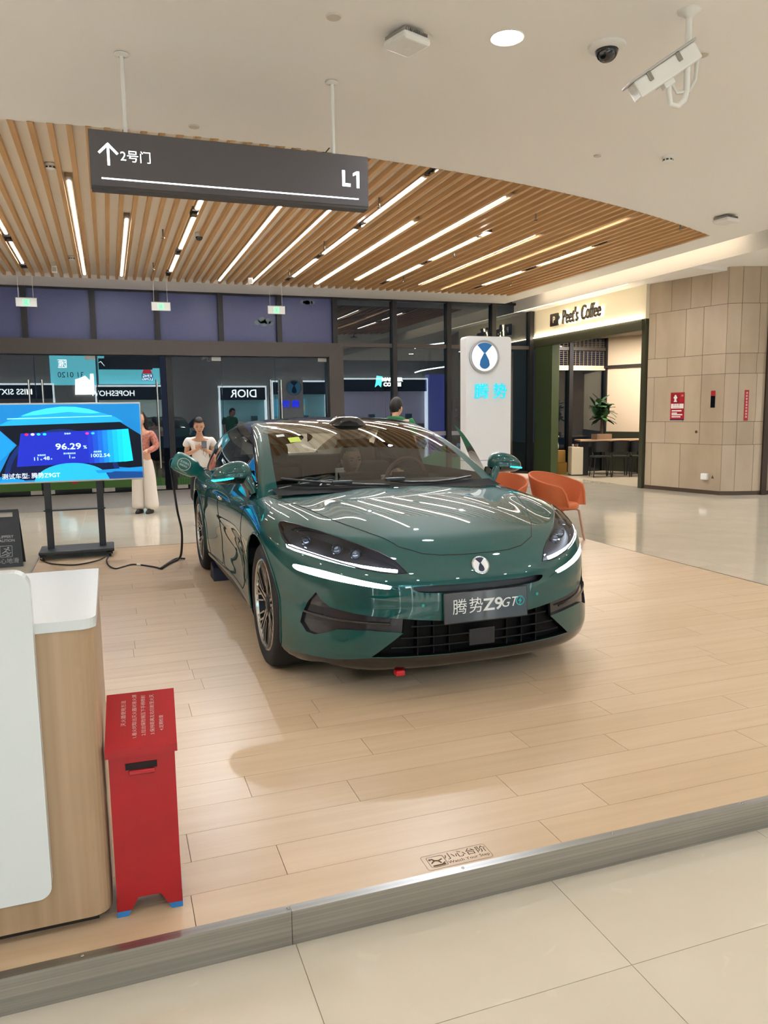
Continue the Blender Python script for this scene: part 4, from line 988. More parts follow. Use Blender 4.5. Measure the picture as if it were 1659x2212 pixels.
# door mirrors, the left one on the open door
def sgnpow(x, p): return math.copysign(abs(x) ** p, x)
for s in (1, -1):
    c = Vector((-.72, 1.030 * s, 1.098)); n, m_ = 24, 14
    def pt(i, j):
        a = 2 * PI * i / n; b = PI * (j / m_ - .5)
        x_, y_, z_ = math.cos(b) * math.cos(a), math.cos(b) * math.sin(a), math.sin(b)
        x2, y2, z2 = sgnpow(x_, .85), sgnpow(y_, .8), sgnpow(z_, .9)
        k = 1 + .22 * -y2                             # taller inboard, pointed outboard
        hgt = (.088 if z2 > 0 else .062) * k
        return Vector((c.x + x2 * (.10 if x_ > 0 else .045), c.y + y2 * .135 * s, c.z + z2 * hgt + (.0 if y2 < 0 else -.02 * y2)))
    up = MB().grid([[pt(i, j) for j in range(m_ // 2 - 1, m_ + 1)] for i in range(n + 1)]); lowr = MB().grid([[pt(i, j) for j in range(0, m_ // 2)] for i in range(n + 1)])
    piv, hinge = fdo[s]
    par = CAR
    mr = up.build('door_mirror', M_paint, par); lowr.build('mirror_base', M_gloss, mr)
    MB().tube([pt(i, m_ // 2 - 1) + Vector((.004, .002 * s, .0)) for i in range(0, 7)], [.004, .006, .006, .006, .006, .005, .003], 6).build('indicator_lamp', M_cyan, mr)
    MB().tube([(-.74, .93 * s, 1.06), (-.73, .905 * s, 1.01), (-.72, .885 * s, .965)], [.050, .045, .055], 10).build('mirror_stalk', M_gloss, mr)
    MB().tube([(-.665, .945 * s, 1.08), (-.655, .915 * s, 1.03), (-.645, .895 * s, .975)], [.028, .030, .022], 10).build('mirror_stalk', M_paint, mr)
# door handles
for s in (-1,):
    for u_, w_ in ((-1.80, .835), (-2.62, .862)):
        a = on_skin(f_body, 'uw', (u_ - .10, w_ + .004), s); b = on_skin(f_body, 'uw', (u_ + .10, w_ - .004), s)
        MB().tube([a, a + (b - a) * .15 + Vector((0, .012 * s, 0)), a + (b - a) * .85 + Vector((0, .014 * s, 0)), b], [.008, .013, .013, .008], 8).build('door_handle', M_chrome, CAR)
# wheels
def wheel(name, u, s, parent):
    o = bpy.data.objects.new(name, None); COL.objects.link(o); o.parent = parent; o.location = (u, .975 * s, .370)
    t = [(.272, 0), (.285, .006), (.300, .012), (.330, .014), (.352, .006), (.366, -.012), (.371, -.04), (.372, -.12), (.371, -.20), (.366, -.228), (.352, -.246), (.30, -.25), (.272, -.24)]
    sg = 1 if s > 0 else -1
    MB().lathe([(r, y * sg) for r, y in t], (0, 0, 0), 56, 'y').build('tyre', M_tyre, o)
    for k in (-.07, -.12, -.17): pass
    MB().lathe([(.272, -.002 * sg), (.268, -.004 * sg), (.262, -.02 * sg), (.250, -.10 * sg), (.245, -.22 * sg)], (0, 0, 0), 48, 'y').build('rim_barrel', M_rimd, o)
    MB().lathe([(.0, -.12 * sg), (.245, -.12 * sg)], (0, 0, 0), 40, 'y').build('brake_disc', mat('brake_disc', '#3a3a3c', .4, .7), o)
    MB().lathe([(.276, .004 * sg), (.270, .009 * sg), (.263, .004 * sg), (.260, -.012 * sg)], (0, 0, 0), 56, 'y').build('rim_lip', M_rim, o)
    sp = MB().box(0, 0, 0, 0, 0, 0); sp = MB()
    def bar(a0, r0, a1, r1, w0, w1, d0, d1):
        p0 = Vector((r0 * math.cos(a0), 0, r0 * math.sin(a0))); p1 = Vector((r1 * math.cos(a1), 0, r1 * math.sin(a1))); d = (p1 - p0).normalized(); n_ = Vector((-d.z, 0, d.x))
        V = []
        for p, w_, y_ in ((p0, w0, d0), (p1, w1, d1)):
            for k, yy in ((-1, y_), (1, y_), (1, y_ - .022), (-1, y_ - .022)): V.append((p.x + n_.x * w_ * k, yy * sg, p.z + n_.z * w_ * k))
        return V, [(0, 1, 2, 3), (7, 6, 5, 4), (0, 4, 5, 1), (1, 5, 6, 2), (2, 6, 7, 3), (3, 7, 4, 0)]
    # five forked spokes made of slim silver ribs over dark webs
    for k in range(5):
        a = 2 * PI * k / 5 + .3; spk = MB()
        for da, db, dc in ((-.16, -.10, -.30), (.16, .10, .30)):
            spk.add(*bar(a + da * 1.5, .065, a + db, .150, .010, .007, -.018, -.010)); spk.add(*bar(a + db, .148, a + dc, .264, .007, .0045, -.010, .0))
            spk.add(*bar(a + db, .148, a + dc * .25, .264, .0055, .004, -.010, .0))
        for da in (-.36, .36): spk.add(*bar(a + da * .9, .110, a + da * 1.25, .264, .005, .004, -.014, .0))
        spk.build('spoke', M_rim, o)
    MB().lathe([(0, -.012 * sg), (.045, -.012 * sg), (.050, -.018 * sg), (.075, -.02 * sg), (.078, -.05 * sg)], (0, 0, 0), 28, 'y').build('hub', M_rimd, o)
    MB().lathe([(0, -.008 * sg), (.030, -.009 * sg), (.034, -.014 * sg)], (0, 0, 0), 24, 'y').build('hub_cap', M_satin, o)
    return o
for u in (0, -3.125):
    for s in (1, -1):
        wheel('wheel', u, s, CAR)
        # wheel well and arch lip
        cu_, r_ = (-.06, .432) if u == 0 else (-3.125, .425)
        MB().lathe([(r_ - .002, .93 * s), (r_ - .004, .55 * s), (.0, .55 * s)], (cu_, 0, .36), 40, 'y', a0=-.35, a1=PI + .35).build('wheel_well', mat('wheel_well', '#10131a', .7), CAR)
        ring = [(cu_ + r_ * math.cos(a), .36 + r_ * math.sin(a)) for a in (-.30 + (PI + .60) * i / 48 for i in range(49))]
        ring = skin_pts(f_body, 'uw', [p for p in ring if f_body(np.float64(p[0]), np.float64(.3), np.float64(p[1])) < 0], s)
        MB().tube(ring, .007, 6).build('arch_lip', M_paint, CAR)
# floor pan, under-tray
MB().box(-3.9, .55, -.62, .62, .17, .30).build('floor_pan', M_satin, CAR)
MB().box(-2.64, -.60, -.93, .93, .17, .25).build('floor_pan', M_satin, CAR)
# tow strap below the bumper
MB().bbox(.80, .85, -.46, -.41, .128, .158, .008).build('tow_strap', mat('strap_red', '#c01820', .5), CAR)
# interior
M_int = mat('cabin_dark', '#1b1d1f', .7); M_seat = mat('seat_leather', '#2a2526', .5)
MB().box(-3.6, -.62, -.86, .86, .28, .40).build('cabin_floor', M_int, CAR)
P = []
for u_, z_ in ((-.50, .985), (-.70, 1.000), (-.90, 1.005), (-1.0, .985), (-1.03, .93), (-.98, .80), (-.90, .50)):
    P.append([(u_ - .06 * (v_ / .8) ** 2, v_, z_ - .02 * (v_ / .8) ** 4) for v_ in np.linspace(-.80, .80, 15)])
MB().grid(P).build('dashboard', mat('dash_grey', '#3a3d3c', .8), CAR)
MB().bbox(-1.02, -1.0, -.20, .14, .93, 1.06, .006).build('centre_display', M_gloss, CAR)
MB().bbox(-.99, -.97, .22, .52, .98, 1.05, .006).build('driver_display', M_gloss, CAR)
swc = Vector((-1.06, .36, 1.0)); swx = Vector((0, 1, 0)); swy = Vector((.30, 0, .95)).normalized()
sw = MB().tube([swc + (swx * math.cos(2 * PI * i / 28) + swy * math.sin(2 * PI * i / 28)) * .155 for i in range(28)], .016, 8, True).build('steering_wheel', mat('wheel_leather', '#5a3230', .5), CAR)
MB().tube([swc + swx * .15, swc, swc - swx * .15], .018, 6).tube([swc, swc - swy * .15], .018, 6).build('wheel_spoke', M_satin, sw)
def seat(u, v):
    o = bpy.data.objects.new('seat', None); COL.objects.link(o); o.parent = CAR; o.location = (u, v, 0)
    MB().bbox(-.27, .25, -.25, .25, .40, .58, .06, 3).build('cushion', M_seat, o)
    MB().bbox(-.09, .07, -.25, .25, .55, 1.10, .06, 3).xf(Matrix.Translation((-.30, 0, 0)) @ Matrix.Rotation(math.radians(-14), 4, 'Y')).build('backrest', M_seat, o)
    MB().bbox(-.06, .05, -.13, .13, 1.08, 1.27, .045, 3).xf(Matrix.Translation((-.33, 0, 0)) @ Matrix.Rotation(math.radians(-14), 4, 'Y')).build('headrest', M_seat, o)
seat(-1.55, .37); seat(-1.75, -.39)
MB().bbox(-3.05, -2.5, -.70, .70, .42, .58, .05, 3).build('rear_bench', M_seat, CAR)
MB().bbox(-.08, .08, -.70, .70, .50, 1.12, .05, 3).xf(Matrix.Translation((-2.98, 0, 0)) @ Matrix.Rotation(math.radians(-18), 4, 'Y')).build('rear_bench', M_seat, CAR)
MB().bbox(-1.28, -1.22, -.13, .13, 1.245, 1.30, .015).build('rear_view_mirror', M_black, CAR)

# ================================================================== HANGING SIGN, CEILING FIXTURES
M_sign = mat('sign_grey', '#4c474a', .5); M_sign_d = mat('sign_edge', '#332d2c', .5)
M_glow = mat('sign_glow', '#ffffff', .5, emit=2.2, ecol='#f6fbff')
sgn = thing('hanging_sign', 'dark grey hanging direction sign with a white arrow and level number', 'sign', (1.03, 6.22, 3.14))
MB().bbox(-1.055, 1.055, -.06, .06, .012, .40, .004, 1).build('panel', M_sign, sgn)
MB().box(-1.05, 1.05, -.055, .055, -.006, .012).build('lower_edge', M_sign_d, sgn)
for x in (-.795, .785):
    MB().cyl((x, 0, .39), (x, 0, .955), .016, 12).lathe([(.05, .955), (.05, .945), (.022, .935)], (x, 0, 0), 20).build('pole', M_white_plastic, sgn)
ar = MB()
for a, b in (((-.925, .165), (-.925, .30)), ((-.985, .245), (-.925, .305)), ((-.865, .245), (-.925, .305))):
    d = Vector((b[0] - a[0], b[1] - a[1])).normalized(); n_ = Vector((-d.y, d.x)) * .0085; e = d * .006
    ar.prism([(a[0] - e.x + n_.x, a[1] - e.y + n_.y), (b[0] + e.x + n_.x, b[1] + e.y + n_.y), (b[0] + e.x - n_.x, b[1] + e.y - n_.y), (a[0] - e.x - n_.x, a[1] - e.y - n_.y)], -.0615, -.0605, 'y')
ar.build('arrow', M_glow, sgn)
lettering('lettering', '2号门', .088, M_glow, (-.735, -.0612, .228), parent=sgn, offset=.0012)
lettering('lettering', 'L', .165, M_glow, (.865, -.0612, .212), parent=sgn, offset=.005, sx=.9)
MB().prism([(.955, .152), (.955, .255), (.925, .240), (.925, .262), (.958, .280), (.978, .280), (.978, .152)], -.0618, -.0605, 'y').build('lettering', M_glow, sgn)
MB().box(-.98, .97, -.062, -.0605, .062, .072).build('underline', M_glow, sgn)

M_exit = mat('exit_green', '#1fcf7a', .5, emit=1.6, ecol='#2fe08c')
for x, nm in ((-1.25, 'leftmost of three, above the screen'), (1.035, 'middle of three'), (3.205, 'rightmost of three')):
    e = thing('exit_sign', 'green running man exit sign hung on two wires, ' + nm, 'sign', (x, 15.2, 3.43), 0, 'hanging exit signs')
    MB().bbox(-.17, .17, -.02, .02, 0, .15, .004, 1).build('case', mat('exit_case', '#c9cbc8', .4), e)
    MB().box(-.175, .175, -.024, .024, .148, .158).build('top_rail', M_steel_dark, e)
    for q in (-.12, .12): MB().cyl((q, 0, .15), (q, 0, .67), .0025, 5).build('wire', M_grey_plastic, e)
    fig = MB(); z0 = -.0215
    out = rrect(-.052, .052, .020, .128, .006); inn = rrect(-.046, .046, .026, .122, .004); n = len(out)
    fig.add([(p[0], z0, p[1]) for p in out] + [(p[0], z0, p[1]) for p in inn], [(i, (i + 1) % n, (i + 1) % n + n, i + n) for i in range(n)])
    for a, b in (((.005, .095), (-.002, .068)), ((-.002, .068), (.018, .055)), ((.018, .055), (.015, .035)), ((-.002, .068), (-.016, .052)), ((-.016, .052), (-.034, .046)), ((.004, .092), (-.022, .084)), ((.004, .092), (.026, .078))):
        fig.tube([(a[0], z0, a[1]), (b[0], z0, b[1])], .0052, 5)
    fig.prism(ell(.012, .108, .009, .009, 12), z0 - .001, z0, 'y'); fig.build('pictogram', M_exit, e)

def plate(x, y, r, label):
    o = MB().lathe([(0, -.012), (r * .9, -.012), (r, -.004), (r, 0)], (0, 0, 0), 24).build('ceiling_plate', mat('plate_grey', '#cfc6ba', .6)); o.location = (x, y, Z_CEIL)
    tag(o, label, 'ceiling plate', 'blank ceiling plates')
plate(1.55, 5.24, .052, 'round blank plate on the ceiling near the square wireless unit')
plate(4.29, 4.93, .055, 'round blank plate on the ceiling behind the bullet camera')
plate(.88, 7.51, .05, 'round blank plate on the ceiling above the hanging sign')
plate(4.91, 7.11, .04, 'small blank plate on the ceiling left of the smoke detector')
def access_point(x, y, rz, s, label):
    o = thing('access_point', label, 'wireless unit', (x, y, Z_CEIL), rz, 'wireless access points')
    MB().bbox(-.12 * s, .12 * s, -.12 * s, .12 * s, -.10, -.045, .02, 3).build('case', M_white_plastic, o)
    for k in range(13): MB().box(-.105 * s + k * .0165 * s, -.100 * s + k * .0165 * s, -.108 * s, .108 * s, -.046, -.022).build('fin', mat('fin_grey', '#8f8a84', .5), o)
    MB().cyl((0, 0, -.045), (0, 0, 0), .03, 12).build('mount', M_black, o)
    MB().lathe([(0, -.103), (.02, -.102), (.03, -.0995)], (0, 0, 0), 20).build('boss', M_white_plastic, o)
access_point(2.09, 5.30, .35, 1.0, 'square white wireless unit with cooling fins on the near ceiling')
access_point(8.11, 8.73, .2, 1.05, 'square white wireless unit on the ceiling at the far right')
def dome(name, x, y, r, label, grp):
    o = thing(name, label, 'camera', (x, y, Z_CEIL), 0, grp)
    MB().lathe([(r, 0), (r * .98, -.016), (r * .80, -.028), (r * .62, -.034)], (0, 0, 0), 32).build('base', M_white_plastic, o)
    q = r * .60
    MB().lathe([(q, -.032)] + [(q * math.cos(a), -.034 - q * .95 * math.sin(a)) for a in [PI / 2 * k / 10 for k in range(11)]], (0, 0, 0), 28).build('dome', mat('dome_black', '#0d0d0f', .06, coat=.5), o)
dome('dome_camera', 3.54, 5.04, .135, 'black dome security camera on a white base on the ceiling', 'dome cameras')
o = thing('dome_camera', 'small white and black dome camera hung between the timber slats', 'camera', (1.41, 11.99, Z_CEIL), 0, 'dome cameras')
MB().lathe([(.0, .062), (.06, .062), (.062, .02), (.055, .0)], (0, 0, 0), 20).build('base', M_white_plastic, o)
MB().lathe([(.052 * math.cos(a), -.052 * math.sin(a)) for a in [PI / 2 * k / 8 for k in range(9)]], (0, 0, 0), 20).build('dome', mat('dome_black', ''), o)
# bullet camera on a pole
bc = thing('bullet_camera', 'white box security camera on a ceiling pole with a looped cable', 'camera', (3.76, 4.45, Z_CEIL))
MB().lathe([(.075, 0), (.075, -.008), (.045, -.022), (.022, -.045)], (0, 0, 0), 24).build('flange', M_white_plastic, bc)
for k in range(4): MB().lathe([(0, -.012), (.007, -.011), (.008, -.007)], (.058 * math.cos(k * PI / 2 + .5), .058 * math.sin(k * PI / 2 + .5), 0), 10).build('bolt', M_steel_dark, bc)
MB().cyl((0, 0, -.04), (0, 0, -.50), .021, 14).build('pole', M_white_plastic, bc)
a_, b_ = Vector((.03, -.01, -.235)), Vector((-.365, .09, -.50)); d = (b_ - a_).normalized(); sd = d.cross(Vector((0, 0, 1))).normalized(); up_ = sd.cross(d)
Mb = Matrix.Identity(4)
for i in range(3): Mb[i][0], Mb[i][1], Mb[i][2], Mb[i][3] = d[i], sd[i], up_[i], a_[i]
LH = (b_ - a_).length
MB().bbox(0, LH, -.058, .058, -.085, .03, .012, 2).xf(Mb).build('housing', M_white_plastic, bc)
MB().bbox(-.015, LH + .03, -.066, .066, .03, .045, .004, 1).xf(Mb).build('sunshield', M_grey_plastic, bc)
for q in (.13, .36): MB().bbox(q, q + .028, -.070, -.056, -.03, .032, .004, 1).xf(Mb).build('latch', M_steel_dark, bc)
MB().box(.30, .34, -.02, .02, -.0875, -.0845).xf(Mb).build('label', M_grey_plastic, bc)
MB().bbox(.22, .30, -.03, .03, -.12, -.08, .008).xf(Mb).build('bracket', M_white_plastic, bc)
J = Mb @ Vector((.26, 0, -.115))
MB().tube([(0, 0, -.40), (0, 0, -.50), (-.015, 0, -.56), (-.06, .01, -.60), (-.11, .02, -.59), J + Vector((0, 0, -.04)), J], .019, 10).build('arm', M_white_plastic, bc)
MB().tube([Mb @ Vector((.0, .03, -.02)), Mb @ Vector((-.05, .04, -.02)), Vector((.075, .0, -.32)), Vector((.07, .0, -.42)), Vector((.02, .0, -.50)), Vector((-.06, .02, -.51)), J + Vector((.02, .0, .02))], .013, 8).build('cable_loop', mat('cable_white', '#dad8d2', .5), bc)
# smoke detectors, sprinklers and sensors
def detector(x, y, z, label):
    o = thing('smoke_detector', label, 'detector', (x, y, z), 0, 'smoke detectors')
    MB().lathe([(.062, 0), (.062, -.012), (.052, -.02), (.05, -.05), (.03, -.062), (0, -.064)], (0, 0, 0), 24).build('body', M_white_plastic, o)
    for k in range(8): MB().bbox(.047, .0525, -.012, .012, -.045, -.03, .001, 1).xf(Matrix.Rotation(k * PI / 4, 4, 'Z')).build('vent', M_dark, o)
detector(5.64, 6.92, Z_CEIL, 'round white smoke detector on the white ceiling at the right')
detector(-.43, 9.24, Z_CEIL + .06, 'smoke detector between the slats near the left edge')
detector(-.43, 14.29, Z_CEIL + .06, 'smoke detector between the slats far back on the left')
for i, (x, y) in enumerate(((.89, 11.92), (.89, 14.49), (3.3, 14.39), (3.33, 12.03), (3.34, 9.46), (5.57, 9.45), (5.55, 11.99), (5.62, 14.54), (7.91, 9.39), (7.93, 14.38))):
    rowx = {0: 'left', 3: 'middle', 5: 'right', 7: 'far right'}[int(x)]
    o = thing('sprinkler', 'small pendant sprinkler under the slats, %s row, %s' % (rowx, 'near' if y < 10 else 'halfway back' if y < 13 else 'far back'), 'sprinkler', (x, y, Z_CEIL), 0, 'ceiling sprinklers')
    MB().cyl((0, 0, -.02), (0, 0, .062), .011, 8).lathe([(0, -.02), (.012, -.02), (.014, -.035), (.006, -.05), (.006, -.06)], (0, 0, 0), 12).build('pipe', M_steel_dark, o)
    MB().lathe([(0, -.062), (.026, -.062), (.026, -.059), (0, -.059)], (0, 0, 0), 12).build('deflector', M_chrome, o)
for x, y, nm in ((-.74, 14.89, 'left'), (2.72, 15.21, 'middle')):
    o = thing('ceiling_sensor', 'white box sensor hung below the slats far back, ' + nm, 'sensor', (x, y, Z_CEIL), 0, 'box sensors')
    MB().bbox(-.045, .045, -.03, .03, -.12, .0, .01).build('case', M_white_plastic, o)
    MB().box(-.03, .03, -.032, -.0295, -.10, -.03).build('grille', M_grey_plastic, o); MB().cyl((0, 0, 0), (0, 0, .062), .012, 8).build('stem', M_white_plastic, o)

# ================================================================== SCREEN ON A STAND
TW, TH = 1.455, .835
tv = thing('television', 'large silver framed television showing a blue car charging display', 'television', (-.395, 8.80, .81))
MB().bbox(-TW / 2, TW / 2, 0, .05, 0, TH, .008, 2).build('case', mat('silver_frame', '#d3d8dc', .3, .5), tv)
def E_(n, c, s=1.0): return mat('tv_' + n, c, .4, emit=TV_E * s, ecol=c, spec=.25)
sw_, sh_ = TW - .024, TH - .034
lay_n = [0]
def scr(name, poly, m):
    """flat picture element; s, t from the top left corner of the picture"""
    lay_n[0] += 1; y = -.0006 - .00035 * lay_n[0]
    P = []
    for s_, t_ in poly: P.append(((min(max(s_, 0), 1) - .5) * sw_, .018 + (1 - min(max(t_, 0), 1)) * sh_))
    MB().add([(p[0], y, p[1]) for p in P], [tuple(range(len(P)))]).build(name, m, scn)
def scr_text(s, size, s_, t_, m, **k):
    lay_n[0] += 1
    return lettering('screen_lettering', s, size, m, ((s_ - .5) * sw_, -.0006 - .00035 * lay_n[0], .018 + (1 - t_) * sh_), parent=scn, **k)
scn = MB().box(-sw_ / 2, sw_ / 2, -.0004, .002, .018, .018 + sh_).build('screen', E_('base', '#1273b4'), tv)
bl = E_('black', '#050a1c', .8)
scr('hood_shade', [(.0, .26), (.13, .235), (.85, .235), (1, .42), (1, .88), (.62, .80), (.45, .80), (.3, .86), (.0, .93), (.09, .62), (.14, .52)], bl)
scr('dial_glow', [(.04 + .40 + .40 * math.cos(a), .98 + .66 * math.sin(a)) for a in [PI + PI * k / 20 for k in range(21)]], E_('dial', '#0b2460', .9))
scr('dial_core', [(.44 + .365 * math.cos(a), .98 + .61 * math.sin(a)) for a in [PI + PI * k / 20 for k in range(21)]], E_('dial2', '#0a1238', .9))
scr('display_panel', [(.17, .37), (.91, .335), (.935, .765), (.13, .80), (.145, .62)], E_('panel', '#1626a8'))
for k in range(8):
    a, b = .62 + .035 * k, .66 + .035 * k
    scr('display_panel', [(a, .337 + .02 * (1 - k / 8)), (.912 + .0, .335), (.935, .765), (a + .004, .785 - .01 * k / 8)], E_('grad%d' % k, ('#1632b0', '#1548ba', '#145ec2', '#1278cc', '#1094d6', '#10a8de', '#10b8e4', '#10c4ea')[k]))
scr('roof_arc', [(.02, .27), (.10, .205), (.20, .145), (.32, .09), (.44, .055), (.52, .05), (.62, .07), (.72, .11), (.82, .17), (.88, .24)], E_('arc', '#1d97cc'))
scr('roof_arc', [(.18, .145), (.26, .09), (.36, .05), (.45, .03), (.55, .035), (.64, .065), (.72, .115), (.66, .125), (.5, .10), (.3, .135)], E_('arc2', '#38c2ea', 1.2))
scr('light_line', [(.09, .175), (.80, .155), (.80, .163), (.09, .187)], E_('line', '#7fe0f8', 1.4))
scr('hub', [(.50 + .26 * math.cos(a), 1.02 + .25 * math.sin(a)) for a in [PI + PI * k / 20 for k in range(21)]], E_('hub', '#1fa4d8'))
scr('side_panel', [(.0, .26), (.06, .38), (.13, .52), (.07, .64), (0, .76)], E_('side', '#1484c6'))
scr('dash_edge', [(.66, .88), (1, .85), (1, .90), (.68, .92)], E_('dash', '#1580c0')); scr('dash_low', [(.74, .93), (.8, .90), (1, .92), (1, 1), (.76, 1)], E_('dash2', '#0d3c7c'))
scr('corner_glow', [(.0, 1), (.03, .955), (.10, .945), (.17, .97), (.18, 1)], E_('side', ''))
wt = E_('white', '#c8fff4', 1.3); wt2 = E_('white2', '#e8f4ff', 1.1)
scr_text('96.29', .088, .485, .555, wt, offset=.0012, sx=1.3); scr_text('%', .05, .60, .567, wt, sx=1.1)
scr_text('11', .052, .262, .705, wt, sx=1.2); scr_text('时', .018, .296, .716, wt); scr_text('48', .052, .332, .70, wt, sx=1.2); scr_text('分', .018, .365, .71, wt)
scr_text('1', .052, .49, .69, wt, sx=1.2); scr_text('分钟', .018, .515, .703, wt); scr_text('1002.54', .052, .70, .683, wt, sx=1.2); scr_text('km', .018, .765, .69, wt)
for s_, t_, tx in ((.30, .658, '充电时间'), (.49, .645, '预计剩余时间'), (.685, .632, '续航里程')): scr_text(tx, .020, s_, t_, wt)
scr_text('充电中', .022, .485, .385, wt)
for s_, c in ((.21, '#e02048'), (.25, '#ffe0e0'), (.29, '#20d0c0'), (.33, '#20d0c0'), (.62, '#e030a0'), (.66, '#30b8e0')):
    scr('icon', [(s_ + .013 * math.cos(a), .385 + .016 * math.sin(a)) for a in [2 * PI * k / 10 for k in range(10)]], E_('icon' + c, c))
scr_text('测试车型: 腾势Z9GT', .062, .222, .925, wt2)
# stand
stn = thing('screen_stand', 'black wheeled floor stand carrying the large television', 'stand', (-.395, 8.86, 0))
for x in (-.262, .262): MB().bbox(x - .034, x + .034, .0, .05, .085, 1.3, .004, 1).build('upright', M_dark, stn)
MB().bbox(-.31, .31, -.02, .09, .50, .515, .003, 1).build('shelf', M_dark, stn)
MB().bbox(-.375, .375, -.20, .24, .055, .095, .012, 2).build('base', M_dark, stn)
for x in (-.33, .33):
    MB().box(x - .03, x + .03, -.22, .26, .038, .056).build('foot', M_black, stn)
    for y in (-.18, .22): MB().cyl((x - .012, y, .02), (x + .012, y, .02), .019, 14).build('caster', M_black, stn)
MB().box(-.36, .36, -.01, .0, .56 + .35, .62 + .35).build('mount_rail', M_dark, stn)

# wet floor stand
cs = thing('caution_stand', 'black folding slippery floor caution stand at the left edge', 'stand', (-1.125, 9.2, Z_FLOOR))
def leaf(yb, yt, name):
    o = MB(); Z1 = .615
    def q(x, z): return (x, yb + (yt - yb) * z / Z1, z)
    for poly in ([(-.16, .0), (.16, .0), (.14, .53), (-.14, .53)], [(-.14, .53), (-.08, .53), (-.08, .585), (-.14, .585)], [(.08, .53), (.14, .53), (.14, .585), (.08, .585)], [(-.14, .585), (.14, .585), (.135, .615), (-.135, .615)]):
        n = len(poly); o.add([q(*p) for p in poly] + [(q(*p)[0], q(*p)[1] + .012, q(*p)[2]) for p in poly], [tuple(range(n)), tuple(range(2 * n - 1, n - 1, -1))] + [(i, i + n, (i + 1) % n + n, (i + 1) % n) for i in range(n)])
    return o.build(name, M_dark, cs)
leaf(-.13, .0, 'front_leaf'); leaf(.16, .014, 'back_leaf')
ydir = Vector((0, .13, .615)).normalized(); M_cs = mat('stand_print', '#a8abad', .5)
def on_leaf(z): return (0, -.131 + .13 * z / .615, z)
lettering('lettering', 'SLIPPERY', .040, M_cs, on_leaf(.325), (1, 0, 0), ydir, cs, offset=.0008); lettering('lettering', 'CAUTION', .040, M_cs, on_leaf(.283), (1, 0, 0), ydir, cs, offset=.0008)
lettering('lettering', '小心地滑', .062, M_cs, on_leaf(.065), (1, 0, 0), ydir, cs)
pc = MB(); out = rrect(-.062, .062, -.062, .062, .012); inn = rrect(-.057, .057, -.057, .057, .009); n = len(out)
pc.add([(*p, .0006) for p in out] + [(*p, .0006) for p in inn], [(i, (i + 1) % n, (i + 1) % n + n, i + n) for i in range(n)])
for a, b in (((-.05, -.045), (.05, -.015)), ((-.04, -.02), (-.01, .0)), ((-.01, .0), (.012, .022)), ((.012, .022), (-.02, .03)), ((.012, .022), (.04, .008)), ((-.01, .0), (.02, -.012)), ((.0, -.05), (.035, -.038))):
    pc.tube([(*a, .0006), (*b, .0006)], .0048, 5)
pc.prism(ell(.022, .038, .010, .010, 12), 0, .001); pc.xf(frame(on_leaf(.17), (1, 0, 0), ydir)).build('pictogram', M_cs, cs)

# ================================================================== COUNTER
M_ash = mat('ash_veneer', '#b2977a', .38, noise=((26, 26, .9), '#a4886a', 4)); M_corian = mat('white_solid_surface', '#d9dddd', .25)
ct = thing('reception_counter', 'pale wood reception counter with white top and tall white front panel', 'counter', (-.07, 2.27, 0))
body_o = rrect(-1.6, 0, 0, .75, [0, .055, .02, 0], 7)
MB().prism(body_o, .035, .905).build('body', M_ash, ct)
MB().prism(rrect(-1.6, -.04, .04, .71, 0), 0, .036).build('plinth', mat('plinth_dark', '#2b2019', .6), ct)
MB().prism(rrect(-1.6, .004, -.006, .76, [0, .04, .012, 0], 5), .906, .935).build('worktop', M_corian, ct)
MB().prism(rrect(-1.5, -.155, .15, 1.09, [.03, .035, .045, .03], 7), -.05, -.001, 'y').build('front_panel', M_corian, ct)

# fire extinguisher box
M_red = mat('red_enamel', '#a50a18', .38, noise=((6, 6, 6), '#9a0916', 3)); M_blue = mat('blue_tape', '#2a76b8', .5)
fb = thing('extinguisher_box', 'red steel fire extinguisher box with sloping lettered lid and blue feet', 'box', (.037, 2.285, 0), math.radians(-3))
MB().box(-.094, .094, 0, .19, .055, .525).build('body', M_red, fb)
for x, s in ((-.094, 1), (.094, -1)):
    for y0 in (0, .187):
        y1 = y0 + .003
        MB().prism([(x, .018), (x + .040 * s, .018), (x + .062 * s, .056), (x, .056)], y0, y1, 'y').build('foot', M_red, fb)
        MB().prism([(x, 0), (x + .030 * s, 0), (x + .040 * s, .018), (x, .018)], y0 - .0005, y1 + .0005, 'y').build('foot_tip', M_blue, fb)
    MB().box(x - .0015, x + .0015, 0, .19, .018, .056).build('foot', M_red, fb); MB().box(x - .002, x + .002, 0, .19, 0, .018).build('foot_tip', M_blue, fb)
lidz = lambda y: .532 + (y + .012) * .45
MB().prism([(-.012, .507), (-.012, .532), (.20, lidz(.20)), (.20, .60), (.19, .525), (0, .52), (0, .507)], -.102, .102, 'x').build('lid', M_red, fb)
MB().box(-.048, .042, -.002, .004, .462, .482).build('handle_slot', mat('slot_black', '#120606', .8), fb)
MB().bbox(-.040, .036, -.008, .001, .446, .460, .003, 1).build('slot_lip', mat('red_lip', '#a81626', .35), fb)
M_stencil = mat('white_stencil', '#d9b8b4', .6)
ly = Vector((0, 1, .45)).normalized()
for i, (tx, s_, xo, yo) in enumerate((('灭火器使用方法', .0155, -.050, .12), ('1.着火时取出灭火器对准火源', .0145, -.018, .105), ('2.拉出保险销压下手柄喷射', .0145, .008, .105), ('3.保持距离左右扫射至火灭', .0145, .034, .105), ('4.定期检查', .0135, .060, .068))):
    text_mesh(tx, s_, sx=1.0, offset=.0003).xf(frame((xo, yo, lidz(yo) + .0008), ly, (-1, 0, 0))).build('lid_lettering', M_stencil, fb)

